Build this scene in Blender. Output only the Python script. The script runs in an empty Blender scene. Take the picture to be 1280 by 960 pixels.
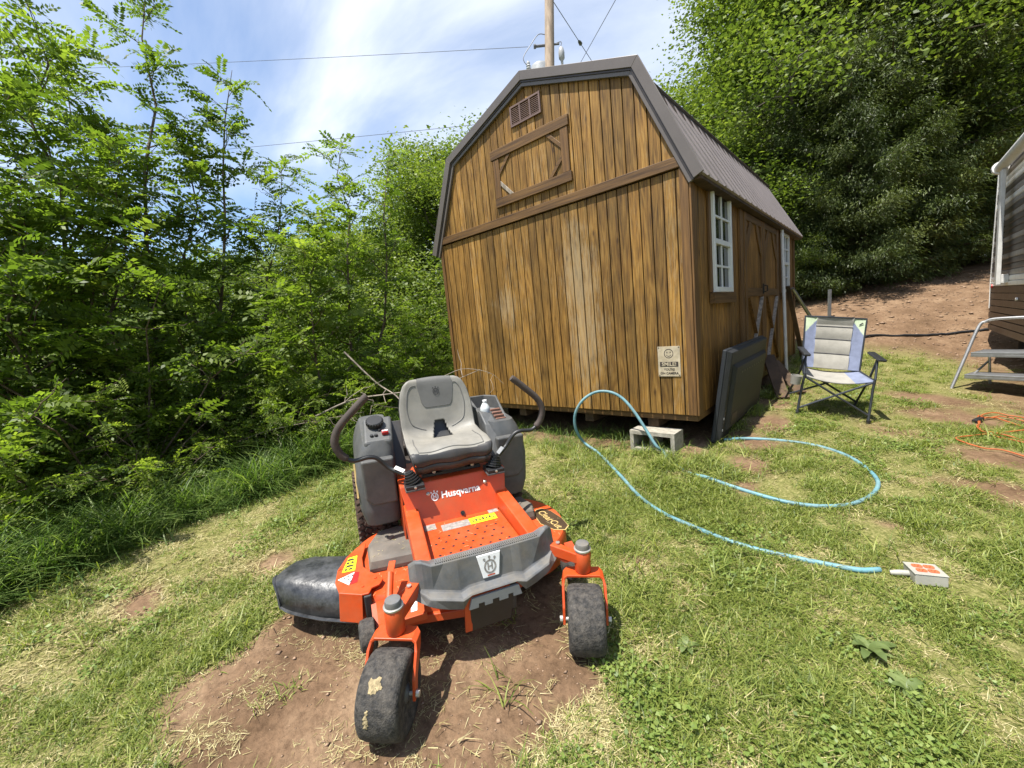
import bpy, math, random
import numpy as np
from mathutils import Matrix, Vector, Euler
import bmesh
random.seed(7); RNG = np.random.default_rng(7)
SC = bpy.context.scene
COL = SC.collection
PI = math.pi

# ------------------------------------------------------------------ camera
F_PX = 518.49          # focal length in pixels of the 1280 px wide photograph
YAW, PITCH, ROLL = -0.7413, -0.1305, 0.0985
CAM = np.array([1.1687, -3.5442, 0.8696])
def view_axes(yaw, pitch, roll):
    f = np.array([math.sin(yaw)*math.cos(pitch), math.cos(yaw)*math.cos(pitch), math.sin(pitch)])
    r = np.cross(f, [0, 0, 1]); r /= np.linalg.norm(r); d = np.cross(f, r)
    return math.cos(roll)*r+math.sin(roll)*d, -math.sin(roll)*r+math.cos(roll)*d, f
AR, AD, AF = view_axes(YAW, PITCH, ROLL)
cd = bpy.data.cameras.new('camera'); cam = bpy.data.objects.new('camera', cd); COL.objects.link(cam)
cd.sensor_width = 36.0; cd.lens = F_PX/1280*36; cd.clip_start = 0.05; cd.clip_end = 600
mw = Matrix.Identity(4)
for i in range(3):
    mw[i][0] = AR[i]; mw[i][1] = -AD[i]; mw[i][2] = -AF[i]; mw[i][3] = CAM[i]
cam.matrix_world = mw
SC.camera = cam

# ------------------------------------------------------------------ world, sun, exposure
SUN = np.array([-0.07, -0.36, 1.0]); SUN /= np.linalg.norm(SUN)
SC.view_settings.view_transform = 'Standard'; SC.view_settings.look = 'None'
SC.view_settings.exposure = 1.20; SC.view_settings.gamma = 1.0
SC.view_settings.use_curve_mapping = False
W = bpy.data.worlds.new('World'); SC.world = W; W.use_nodes = True
nt = W.node_tree; nt.nodes.clear()
def N(tree, kind, **kw):
    n = tree.nodes.new(kind)
    for k, v in kw.items():
        if k == 'ins':
            for a, b in v.items(): n.inputs[a].default_value = b
        else: setattr(n, k, v)
    return n
def ramp(n, stops):
    cr = n.color_ramp
    while len(cr.elements) > 1: cr.elements.remove(cr.elements[0])
    for i, (p, c) in enumerate(stops):
        e = cr.elements[0] if i == 0 else cr.elements.new(p)
        e.position = p; e.color = (*c, 1) if len(c) == 3 else c
def world_nodes():
    L = nt.links.new
    sky = N(nt, 'ShaderNodeTexSky', sky_type='NISHITA', sun_disc=False)
    sky.sun_elevation = math.asin(SUN[2]); sky.sun_rotation = math.atan2(SUN[0], SUN[1]); sky.air_density = 1.0; sky.dust_density = 0.6; sky.ozone_density = 3.0
    tc = N(nt, 'ShaderNodeTexCoord'); sep = N(nt, 'ShaderNodeSeparateXYZ'); L(tc.outputs['Generated'], sep.inputs[0])
    mz = N(nt, 'ShaderNodeMath', operation='MAXIMUM'); mz.inputs[1].default_value = 0.0; L(sep.outputs['Z'], mz.inputs[0])
    az = N(nt, 'ShaderNodeMath', operation='ADD'); az.inputs[1].default_value = 0.16; L(mz.outputs[0], az.inputs[0])
    dx = N(nt, 'ShaderNodeMath', operation='DIVIDE'); L(sep.outputs['X'], dx.inputs[0]); L(az.outputs[0], dx.inputs[1])
    dy = N(nt, 'ShaderNodeMath', operation='DIVIDE'); L(sep.outputs['Y'], dy.inputs[0]); L(az.outputs[0], dy.inputs[1])
    cmb = N(nt, 'ShaderNodeCombineXYZ'); L(dx.outputs[0], cmb.inputs['X']); L(dy.outputs[0], cmb.inputs['Y'])
    mp = N(nt, 'ShaderNodeMapping'); mp.inputs['Rotation'].default_value = (0, 0, 0.9); mp.inputs['Scale'].default_value = (0.55, 1.3, 1); L(cmb.outputs[0], mp.inputs['Vector'])
    n1 = N(nt, 'ShaderNodeTexNoise', ins={'Scale': 0.9, 'Detail': 9, 'Roughness': 0.54, 'Distortion': 0.35}); L(mp.outputs[0], n1.inputs['Vector'])
    r1 = N(nt, 'ShaderNodeValToRGB'); ramp(r1, [(0.38, (0.02, 0.02, 0.02)), (0.51, (0.27, 0.27, 0.27)), (0.68, (0.88, 0.88, 0.88))]); L(n1.outputs[0], r1.inputs[0])
    # cloud light: thick haze brighter low over the horizon
    mix = N(nt, 'ShaderNodeMixRGB'); L(r1.outputs[0], mix.inputs[0]); L(sky.outputs[0], mix.inputs[1]); mix.inputs[2].default_value = (5.9, 6.15, 6.5, 1)
    bg = N(nt, 'ShaderNodeBackground'); bg.inputs['Strength'].default_value = 0.098; L(mix.outputs[0], bg.inputs[0])
    out = N(nt, 'ShaderNodeOutputWorld'); L(bg.outputs[0], out.inputs[0])
world_nodes()
sl = bpy.data.lights.new('sun', 'SUN'); sl.energy = 4.2; sl.angle = math.radians(0.53); sl.color = (1.0, 0.955, 0.88)
so = bpy.data.objects.new('sun', sl); COL.objects.link(so); so.location = (0, 0, 30)
so.rotation_mode = 'QUATERNION'; so.rotation_quaternion = Vector(SUN).to_track_quat('Z', 'Y')

# ------------------------------------------------------------------ helpers: materials
def mat(name, col, rough=0.6, metal=0.0, var=0.12, scale=12, bump=0.0, bscale=60, dust=0.0, dustcol=(0.26, 0.17, 0.10), col2=None, spec=0.4, stretch=None):
    m = bpy.data.materials.new(name); m.use_nodes = True; t = m.node_tree; L = t.links.new
    b = t.nodes['Principled BSDF']; b.inputs['Roughness'].default_value = rough; b.inputs['Metallic'].default_value = metal
    b.inputs['Specular IOR Level'].default_value = spec
    tc = N(t, 'ShaderNodeTexCoord'); vec = tc.outputs['Object']
    if stretch:
        mp = N(t, 'ShaderNodeMapping'); mp.inputs['Scale'].default_value = stretch; L(vec, mp.inputs[0]); vec = mp.outputs[0]
    n = N(t, 'ShaderNodeTexNoise', ins={'Scale': scale, 'Detail': 6, 'Roughness': 0.62}); L(vec, n.inputs['Vector'])
    r = N(t, 'ShaderNodeValToRGB'); c = np.array(col); c2 = np.array(col2) if col2 is not None else c*(1-2*var)
    ramp(r, [(0.32, tuple(c2)), (0.68, tuple(np.minimum(c*(1+var), 0.95)))]); L(n.outputs[0], r.inputs[0]); out = r.outputs[0]
    if dust > 0:
        n2 = N(t, 'ShaderNodeTexNoise', ins={'Scale': scale*0.6, 'Detail': 10, 'Roughness': 0.78}); L(tc.outputs['Object'], n2.inputs['Vector'])
        r2 = N(t, 'ShaderNodeValToRGB'); ramp(r2, [(0.42, (0, 0, 0)), (0.75, (dust,)*3)]); L(n2.outputs[0], r2.inputs[0])
        mx = N(t, 'ShaderNodeMixRGB'); mx.inputs[2].default_value = (*dustcol, 1); L(r2.outputs[0], mx.inputs[0]); L(out, mx.inputs[1]); out = mx.outputs[0]
        ra = N(t, 'ShaderNodeMath', operation='MULTIPLY_ADD'); ra.inputs[1].default_value = 0.5; ra.inputs[2].default_value = rough; L(r2.outputs[0], ra.inputs[0]); L(ra.outputs[0], b.inputs['Roughness'])
    L(out, b.inputs['Base Color'])
    if bump > 0:
        nb = N(t, 'ShaderNodeTexNoise', ins={'Scale': bscale, 'Detail': 4}); L(vec, nb.inputs['Vector'])
        bp = N(t, 'ShaderNodeBump'); bp.inputs['Strength'].default_value = bump; bp.inputs['Distance'].default_value = 0.004; L(nb.outputs[0], bp.inputs['Height']); L(bp.outputs[0], b.inputs['Normal'])
    return m
def leaf_mat(name, dark, mid, light, trans=0.45):
    m = bpy.data.materials.new(name); m.use_nodes = True; t = m.node_tree; L = t.links.new
    t.nodes.remove(t.nodes['Principled BSDF']); out = t.nodes['Material Output']
    a = N(t, 'ShaderNodeAttribute', attribute_name='tint'); oi = N(t, 'ShaderNodeObjectInfo')
    ad = N(t, 'ShaderNodeMath', operation='MULTIPLY_ADD'); ad.inputs[1].default_value = 0.22; L(oi.outputs['Random'], ad.inputs[0]); L(a.outputs['Fac'], ad.inputs[2])
    sb = N(t, 'ShaderNodeMath', operation='SUBTRACT'); sb.inputs[1].default_value = 0.11; L(ad.outputs[0], sb.inputs[0])
    r = N(t, 'ShaderNodeValToRGB'); ramp(r, [(0.05, dark), (0.5, mid), (0.95, light)]); L(sb.outputs[0], r.inputs[0])
    d = N(t, 'ShaderNodeBsdfPrincipled'); d.inputs['Roughness'].default_value = 0.48; d.inputs['Specular IOR Level'].default_value = 0.35; L(r.outputs[0], d.inputs['Base Color'])
    tr = N(t, 'ShaderNodeBsdfTranslucent')
    hs = N(t, 'ShaderNodeMixRGB', blend_type='MULTIPLY'); hs.inputs[0].default_value = 1; hs.inputs[2].default_value = (1.25, 1.35, 0.6, 1); L(r.outputs[0], hs.inputs[1]); L(hs.outputs[0], tr.inputs[0])
    mx = N(t, 'ShaderNodeMixShader'); mx.inputs[0].default_value = trans; L(d.outputs[0], mx.inputs[1]); L(tr.outputs[0], mx.inputs[2]); L(mx.outputs[0], out.inputs[0])
    return m

# ------------------------------------------------------------------ helpers: objects
def tag(o, label=None, cat=None, group=None, kind=None):
    if label: o['label'] = label
    if cat: o['category'] = cat
    if group: o['group'] = group
    if kind: o['kind'] = kind
    return o
def empty(name, loc=(0, 0, 0), rz=0.0, matrix=None):
    o = bpy.data.objects.new(name, None); COL.objects.link(o); o.empty_display_size = 0.2
    if matrix is not None: o.matrix_world = matrix
    else: o.location = loc; o.rotation_euler = (0, 0, rz)
    return o
def rotm(axis, ang):
    return np.array(Matrix.Rotation(ang, 3, axis))
class MB:
    """collects simple solids and links them as one mesh object"""
    def __init__(s): s.v = []; s.f = []; s.n = 0; s.m = []; s.cm = 0
    def add(s, V, Fs):
        V = np.asarray(V, float).reshape(-1, 3); s.v.append(V)
        for f in Fs: s.f.append([i+s.n for i in f]); s.m.append(s.cm)
        s.n += len(V); return s
    def box(s, lo, hi, R=None, c=None):
        x0, y0, z0 = lo; x1, y1, z1 = hi
        V = np.array([[x0,y0,z0],[x1,y0,z0],[x1,y1,z0],[x0,y1,z0],[x0,y0,z1],[x1,y0,z1],[x1,y1,z1],[x0,y1,z1]], float)
        if R is not None: V = V@np.asarray(R).T
        if c is not None: V = V+np.asarray(c)
        return s.add(V, [[0,3,2,1],[4,5,6,7],[0,1,5,4],[1,2,6,5],[2,3,7,6],[3,0,4,7]])
    def beam(s, a, b, w, h, up=(0, 0, 1)):
        a = np.asarray(a, float); b = np.asarray(b, float); d = b-a; l = np.linalg.norm(d); d /= l
        r = np.cross(d, up); r /= np.linalg.norm(r); u = np.cross(r, d); R = np.array([r, d, u]).T
        return s.box((-w/2, 0, -h/2), (w/2, l, h/2), R, a)
    def prism(s, poly, axis, d0, d1):
        """poly: 2D points in the plane normal to axis; counter-clockwise order not needed"""
        p = np.asarray(poly, float); n = len(p)
        def lift(d):
            if axis == 'x': return np.c_[np.full(n, d), p[:, 0], p[:, 1]]
            if axis == 'y': return np.c_[p[:, 0], np.full(n, d), p[:, 1]]
            return np.c_[p[:, 0], p[:, 1], np.full(n, d)]
        V = np.r_[lift(d0), lift(d1)]
        return s.add(V, [list(range(n))[::-1], list(range(n, 2*n))]+[[i, (i+1) % n, n+(i+1) % n, n+i] for i in range(n)])
    def tube(s, path, r, n=8, cap=True):
        P = np.asarray(path, float); k = len(P); r = np.full(k, r) if np.isscalar(r) else np.asarray(r)
        T = np.gradient(P, axis=0); T /= np.linalg.norm(T, axis=1)[:, None]+1e-12
        ref = np.array([0, 0, 1.0]) if abs(T[0][2]) < 0.9 else np.array([1.0, 0, 0])
        u = np.cross(T[0], ref); u /= np.linalg.norm(u); V = []
        for i in range(k):
            u = u-T[i]*np.dot(u, T[i]); u /= np.linalg.norm(u)+1e-12; w = np.cross(T[i], u)
            a = np.arange(n)*2*PI/n
            V.append(P[i]+r[i]*(np.cos(a)[:, None]*u+np.sin(a)[:, None]*w))
        V = np.concatenate(V); Fs = []
        for i in range(k-1):
            for j in range(n): Fs.append([i*n+j, i*n+(j+1) % n, (i+1)*n+(j+1) % n, (i+1)*n+j])
        if cap: Fs += [list(range(n))[::-1], list(range((k-1)*n, k*n))]
        return s.add(V, Fs)
    def lathe(s, prof, n, c=(0, 0, 0), R=None, close=False):
        """prof: (radius, height) pairs round local z; R turns it, c moves it"""
        pr = np.asarray(prof, float); k = len(pr); a = np.arange(n)*2*PI/n
        V = np.concatenate([np.c_[r*np.cos(a), r*np.sin(a), np.full(n, h)] for r, h in pr])
        if R is not None: V = V@np.asarray(R).T
        V = V+np.asarray(c); Fs = []
        for i in range(k-1 if not close else k):
            i2 = (i+1) % k
            for j in range(n): Fs.append([i*n+j, i*n+(j+1) % n, i2*n+(j+1) % n, i2*n+j])
        if not close: Fs += [list(range(n))[::-1], list(range((k-1)*n, k*n))]
        return s.add(V, Fs)
    def loft(s, loops, cap0=True, cap1=True):
        n = len(loops[0]); V = np.concatenate([np.asarray(l, float) for l in loops]); Fs = []
        for i in range(len(loops)-1):
            for j in range(n): Fs.append([i*n+j, i*n+(j+1) % n, (i+1)*n+(j+1) % n, (i+1)*n+j])
        if cap0: Fs.append(list(range(n))[::-1])
        if cap1: Fs.append(list(range((len(loops)-1)*n, len(loops)*n)))
        return s.add(V, Fs)
    def grid(s, P):
        P = np.asarray(P, float); a, b = P.shape[:2]
        return s.add(P.reshape(-1, 3), [[i*b+j, i*b+j+1, (i+1)*b+j+1, (i+1)*b+j] for i in range(a-1) for j in range(b-1)])
    def build(s, name, m=None, parent=None, smooth=False, bevel=0.0, seg=2, fixn=True):
        me = bpy.data.meshes.new(name); V = np.concatenate(s.v)
        me.from_pydata(V.tolist(), [], s.f)
        ms = m if isinstance(m, (list, tuple)) else [m]
        for k in ms:
            if k: me.materials.append(k)
        if len(ms) > 1: me.polygons.foreach_set('material_index', s.m)
        if fixn:
            b = bmesh.new(); b.from_mesh(me); bmesh.ops.recalc_face_normals(b, faces=b.faces); b.to_mesh(me); b.free()
        if smooth:
            me.polygons.foreach_set('use_smooth', [True]*len(me.polygons))
        me.update()
        o = bpy.data.objects.new(name, me); COL.objects.link(o); o.parent = parent
        if bevel > 0:
            bv = o.modifiers.new('bevel', 'BEVEL'); bv.width = bevel; bv.segments = seg; bv.limit_method = 'ANGLE'; bv.angle_limit = math.radians(35)
            bv.harden_normals = False
        if smooth == 'auto' or (smooth and bevel == 0):
            try:
                me.set_sharp_from_angle(angle=math.radians(42))
            except Exception: pass
        return o
def np_mesh(name, V, Q, m, parent=None, tint=None, smooth=False, link=True):
    """fast mesh of quads (or tris) from arrays"""
    V = np.asarray(V, np.float32); Q = np.asarray(Q, np.int32); k = Q.shape[1]
    me = bpy.data.meshes.new(name); me.vertices.add(len(V)); me.vertices.foreach_set('co', V.ravel())
    me.loops.add(Q.size); me.loops.foreach_set('vertex_index', Q.ravel())
    me.polygons.add(len(Q)); me.polygons.foreach_set('loop_start', np.arange(0, Q.size, k, dtype=np.int32)); 
    me.polygons.foreach_set('loop_total', np.full(len(Q), k, np.int32))
    if smooth: me.polygons.foreach_set('use_smooth', np.ones(len(Q), bool))
    if tint is not None:
        a = me.attributes.new('tint', 'FLOAT', 'POINT'); a.data.foreach_set('value', np.asarray(tint, np.float32))
    me.materials.append(m); me.update(calc_edges=True); me.validate()
    o = bpy.data.objects.new(name, me)
    if link: COL.objects.link(o)
    o.parent = parent
    return o
def smooth_path(pts, k=8):
    P = np.asarray(pts, float); P = np.r_[[2*P[0]-P[1]], P, [2*P[-1]-P[-2]]]; out = []
    for i in range(1, len(P)-2):
        for t in np.arange(k)/k:
            p0, p1, p2, p3 = P[i-1:i+3]
            out.append(0.5*((2*p1)+(-p0+p2)*t+(2*p0-5*p1+4*p2-p3)*t*t+(-p0+3*p1-3*p2+p3)*t**3))
    out.append(P[-2]); return np.array(out)
def copy_tree(o, parent=None):
    c = o.copy(); COL.objects.link(c); c.parent = parent
    for ch in o.children: copy_tree(ch, c)
    return c
def text_mesh(s, size, m, name='lettering', parent=None, bold=0.0, depth=0.0006, sx=1.0):
    cu = bpy.data.curves.new(name, 'FONT'); cu.body = s; cu.size = size; cu.align_x = 'CENTER'; cu.align_y = 'CENTER'; cu.offset = bold; cu.extrude = depth; cu.resolution_u = 3
    t = bpy.data.objects.new(name, cu); COL.objects.link(t)
    dg = bpy.context.evaluated_depsgraph_get(); me = bpy.data.meshes.new_from_object(t.evaluated_get(dg))
    bpy.data.objects.remove(t); me.materials.clear(); me.materials.append(m)
    if sx != 1.0: me.transform(Matrix.Diagonal((sx, 1, 1, 1)))
    o = bpy.data.objects.new(name, me); COL.objects.link(o); o.parent = parent; return o
def frame_matrix(origin, xa, ya):
    x = np.asarray(xa, float); x = x/np.linalg.norm(x); y = np.asarray(ya, float); y = y-x*np.dot(x, y); y /= np.linalg.norm(y); z = np.cross(x, y)
    return Matrix([[x[0], y[0], z[0], origin[0]], [x[1], y[1], z[1], origin[1]], [x[2], y[2], z[2], origin[2]], [0, 0, 0, 1]])

# ------------------------------------------------------------------ ground surface
CP = np.array([(-.183,-2.907,-.548),(.19,-2.159,-.56),(-1.373,-2.343,-.452),(-.927,-1.45,-.468),(-2.33,.15,-.33),(-3.1,.1,-.30),(-.87,-.1,-.36),(-.3,-.1,-.315),(.05,.3,-.30),
 (.13,2.0,-.22),(.10,3.4,-.125),(.2,4.9,-.02),(.51,1.30,-.245),(1.05,1.49,-.335),(.93,1.95,-.29),(1.31,-1.0,-.5),(1.15,-1.6,-.57),(1.91,3.75,-.41),(2.4,5.0,-.36),(2.35,6.3,-.3),(1.09,5.4,-.12),
 (.97,6.3,.08),(.24,7.85,.57),(1.6,7.6,.35),(2.96,11.8,1.11),(1.3,9.6,.85),(-2.73,-3.96,-.42),(-3.46,-1.56,-.38),(1.17,-3.5,-.66),(-.5,-3.6,-.58),(3,-1,-.62),(3.5,2,-.5),(2.5,-4,-.72),
 (-6,-3,-.75),(-7,1,-.6),(-12,-4,-1.3),(-9,6,-.4),(-3,6,-.1),(-3,10,.6),(0,14,1.6),(5,16,1.6),(6,8,.4),(8,2,-.4),(6,-6,-.9),(-2,-8,-.9),(-8,-9,-1.3)], float)
def tps_fit(P, z, reg=0.004):
    n = len(P); d = np.linalg.norm(P[:, None]-P[None], axis=2); K = np.where(d > 0, d*d*np.log(d+1e-9), 0)+reg*np.eye(n)
    A = np.zeros((n+3, n+3)); A[:n, :n] = K; A[:n, n] = 1; A[:n, n+1:] = P; A[n, :n] = 1; A[n+1:, :n] = P.T
    return np.linalg.solve(A, np.r_[z, 0, 0, 0])
TW = tps_fit(CP[:, :2], CP[:, 2])
def ground(x, y):
    x = np.asarray(x, float); y = np.asarray(y, float); sh = np.broadcast(x, y).shape
    Q = np.c_[np.broadcast_to(x, sh).ravel(), np.broadcast_to(y, sh).ravel()]
    Qc = np.array(Q); cen = np.array([0., 2.]); dv = Qc-cen; r = np.linalg.norm(dv, axis=1); lim = 14.0
    k = np.where(r > lim, lim/np.maximum(r, 1e-6), 1); Qc = cen+dv*k[:, None]
    out = np.zeros(len(Qc))
    for i0 in range(0, len(Qc), 40000):
        q = Qc[i0:i0+40000]; d = np.linalg.norm(q[:, None]-CP[None, :, :2], axis=2)
        out[i0:i0+40000] = np.where(d > 0, d*d*np.log(d+1e-9), 0)@TW[:len(CP)]+TW[len(CP)]+q@TW[len(CP)+1:]
    return out.reshape(sh)
def gz(x, y): return float(ground(np.array([x]), np.array([y]))[0])
def ray(px, py): return AR*((px-640)/F_PX)+AD*((py-480)/F_PX)+AF
def at(px, py, depth): return CAM+ray(px, py)*depth
def G(px, py):
    """the ground point seen at a pixel of the photograph"""
    d = ray(px, py); k = np.linspace(0.6, 40, 1500); P = CAM+d*k[:, None]; below = P[:, 2] < ground(P[:, 0], P[:, 1])
    i = int(np.argmax(below)) if below.any() else len(k)-1
    a, b = k[max(i-1, 0)], k[i]
    for _ in range(12):
        m_ = (a+b)/2; p = CAM+d*m_
        if p[2] < gz(p[0], p[1]): b = m_
        else: a = m_
    return CAM+d*b
def vnoise(x, y, seed=0):
    """smooth value noise on numpy arrays, -1..1"""
    x = np.asarray(x, float); y = np.asarray(y, float); xi = np.floor(x).astype(np.int64); yi = np.floor(y).astype(np.int64); xf = x-xi; yf = y-yi
    def h(a, b):
        n = (a*374761393+b*668265263+seed*974634777) & 0x7fffffff; n = ((n ^ (n >> 13))*1274126177) & 0x7fffffff; n = (n ^ (n >> 16)) & 0xffff
        return n/32767.5-1
    u = xf*xf*(3-2*xf); v = yf*yf*(3-2*yf)
    return (h(xi, yi)*(1-u)+h(xi+1, yi)*u)*(1-v)+(h(xi, yi+1)*(1-u)+h(xi+1, yi+1)*u)*v
def fbm(x, y, o=4, seed=0):
    s = 0; a = 1; t = 0
    for i in range(o): s = s+a*vnoise(x*2**i, y*2**i, seed+i); t += a; a *= 0.5
    return s/t
def sstep(a, b, x):
    t = np.clip((x-a)/(b-a), 0, 1); return t*t*(3-2*t)
# bare earth: patches given by the photo's ground points, radii in metres
PATCH = []
def patch(px, py, rx, ry=None, s=1.0):
    p = G(px, py); PATCH.append((p[0], p[1], rx, ry or rx, s))
for a in [(250,870,.20),(300,850,.26),(350,810,.30),(400,770,.28),(360,880,.34),(470,800,.4),(590,900,.34),(650,800,.4),(710,850,.22),(450,950,.26),(600,850,.42),(690,830,.33),(520,900,.42),(430,850,.40),(380,800,.36),(330,860,.32),(420,920,.34),(600,770,.5),(500,830,.4),(300,930,.30),(660,900,.20),(640,740,.5),(350,700,.22,.22,.7),(560,950,.25,.2,.8),
          (172,752,.17,.11,.95),(800,705,.16,.1,.8),(962,505,.22,.3,1),(958,530,.20,.26,1),(945,555,.2,.22,1),(938,580,.2,.22,1),(925,605,.17,.17,.8),(925,545,.2,.2,.9),(1000,490,.3,.25,.7),
          (1190,520,.55,.4,.9),(1160,500,.5,.4,.95),(1120,540,.35,.25,.75),(1250,570,.4,.3,.9),(1225,610,.35,.2,.8),(1270,620,.4,.25,.8),(1115,655,.14,.09,.8),(855,730,.13,.08,.5),(1050,770,.13,.1,.45),(700,560,.12,.1,.5),(890,690,.18,.1,.45),(1140,600,.35,.15,.6),(1100,480,.3,.25,.6),(820,640,.12,.1,.4),(70,900,.2,.15,.35),(150,860,.2,.14,.3)]:
    patch(*a)
def dirt_mask(x, y):
    m = np.zeros(np.broadcast(x, y).shape)
    for cx, cy, rx, ry, s in PATCH:
        d = ((x-cx)/rx)**2+((y-cy)/ry)**2; m = np.maximum(m, s*np.exp(-d*0.8))
    n = fbm(x*2.3, y*2.3, 5, 3)*0.40+fbm(x*11, y*11, 3, 8)*0.26
    m = sstep(0.28, 0.80, m+n*(1.05-0.75*m))
    # the bank of dug earth behind the chair, and the pad in front of the camper
    hill = sstep(5.2, 6.3, y+0.35*fbm(x*1.3, y*1.3, 3, 21))*sstep(-1.2, -0.3, x)
    pad = sstep(1.75, 2.2, x+0.25*fbm(x*1.5, y*1.5, 3, 5))*sstep(1.5, 2.4, y)*0.9
    under = sstep(-.25, .05, y)*sstep(.10, -.05, x)*sstep(-3.2, -3.0, x)*sstep(5, 4.8, y)
    return np.clip(np.maximum.reduce([m, hill, pad, under]), 0, 1)
def relief(x, y, dm):
    return 0.018*fbm(x*1.1, y*1.1, 3, 31)+(0.004+0.013*dm)*fbm(x*9, y*9, 3, 41)+0.009*dm*fbm(x*31, y*31, 2, 51)
def ground_full(x, y):
    dm = dirt_mask(x, y); return ground(x, y)+relief(x, y, dm)
# ------------------------------------------------------------------ materials of the setting
def ground_material():
    m = bpy.data.materials.new('soil_and_thatch'); m.use_nodes = True; t = m.node_tree; L = t.links.new; b = t.nodes['Principled BSDF']
    b.inputs['Roughness'].default_value = 0.95; b.inputs['Specular IOR Level'].default_value = 0.15
    tc = N(t, 'ShaderNodeTexCoord'); a = N(t, 'ShaderNodeAttribute', attribute_name='tint')
    n1 = N(t, 'ShaderNodeTexNoise', ins={'Scale': 2.2, 'Detail': 10, 'Roughness': 0.68}); L(tc.outputs['Object'], n1.inputs['Vector'])
    n2 = N(t, 'ShaderNodeTexNoise', ins={'Scale': 38, 'Detail': 8, 'Roughness': 0.75}); L(tc.outputs['Object'], n2.inputs['Vector'])
    r1 = N(t, 'ShaderNodeValToRGB'); ramp(r1, [(0.30, (0.096, 0.058, 0.032)), (0.5, (0.166, 0.104, 0.061)), (0.72, (0.260, 0.176, 0.108))]); L(n1.outputs[0], r1.inputs[0])
    r2 = N(t, 'ShaderNodeValToRGB'); ramp(r2, [(0.30, (0.45, 0.42, 0.40)), (0.5, (0.95, 0.95, 0.95)), (0.75, (1.4, 1.38, 1.35))]); L(n2.outputs[0], r2.inputs[0])
    d = N(t, 'ShaderNodeMixRGB', blend_type='MULTIPLY'); d.inputs[0].default_value = 0.85; L(r1.outputs[0], d.inputs[1]); L(r2.outputs[0], d.inputs[2])
    n3 = N(t, 'ShaderNodeTexNoise', ins={'Scale': 60, 'Detail': 6, 'Roughness': 0.8}); L(tc.outputs['Object'], n3.inputs['Vector'])
    r3 = N(t, 'ShaderNodeValToRGB'); ramp(r3, [(0.30, (0.045, 0.052, 0.016)), (0.5, (0.150, 0.150, 0.045)), (0.70, (0.36, 0.31, 0.145))]); L(n3.outputs[0], r3.inputs[0])
    mx = N(t, 'ShaderNodeMixRGB'); L(a.outputs['Fac'], mx.inputs[0]); L(r3.outputs[0], mx.inputs[1]); L(d.outputs[0], mx.inputs[2]); L(mx.outputs[0], b.inputs['Base Color'])
    bp = N(t, 'ShaderNodeBump'); bp.inputs['Strength'].default_value = 0.9; bp.inputs['Distance'].default_value = 0.012; L(n2.outputs[0], bp.inputs['Height']); L(bp.outputs[0], b.inputs['Normal'])
    return m
M_GROUND = ground_material()
def build_ground():
    nr, r0, r1 = 330, 0.22, 110.0
    r = r0*(r1/r0)**(np.arange(nr)/(nr-1)); h0 = math.atan2(AF[0], AF[1])
    fine = np.linspace(-math.radians(72), math.radians(72), 560); coarse = np.linspace(math.radians(72), 2*PI-math.radians(72), 60)[1:-1]
    th = h0+np.r_[fine, coarse]; na = len(th)
    X = CAM[0]+r[:, None]*np.sin(th)[None]; Y = CAM[1]+r[:, None]*np.cos(th)[None]
    dm = dirt_mask(X, Y); Z = ground(X, Y)+relief(X, Y, dm)
    V = np.stack([X, Y, Z], -1).reshape(-1, 3); i = np.arange(nr-1)[:, None]*na; j = np.arange(na)[None]; j2 = (j+1) % na
    Q = np.stack([i+j, i+na+j, i+na+j2, i+j2], -1).reshape(-1, 4)
    c = np.array([[CAM[0], CAM[1], gz(CAM[0], CAM[1])]]); V = np.r_[V, c]; dm = np.r_[dm.ravel(), 0]
    k = len(V)-1; cen = np.stack([np.full(na, k), np.arange(na), (np.arange(na)+1) % na, np.full(na, k)], -1)[:, :3]
    # the small disc under the photographer is closed with thin quads
    cq = np.stack([np.full(na//2, k), np.arange(0, na-1, 2)[:na//2], np.arange(1, na, 2)[:na//2], (np.arange(2, na+1, 2) % na)[:na//2]], -1)
    o = np_mesh('ground', V, np.r_[Q, cq], M_GROUND, tint=dm, smooth=True)
    tag(o, kind='structure'); return o
build_ground()

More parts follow.
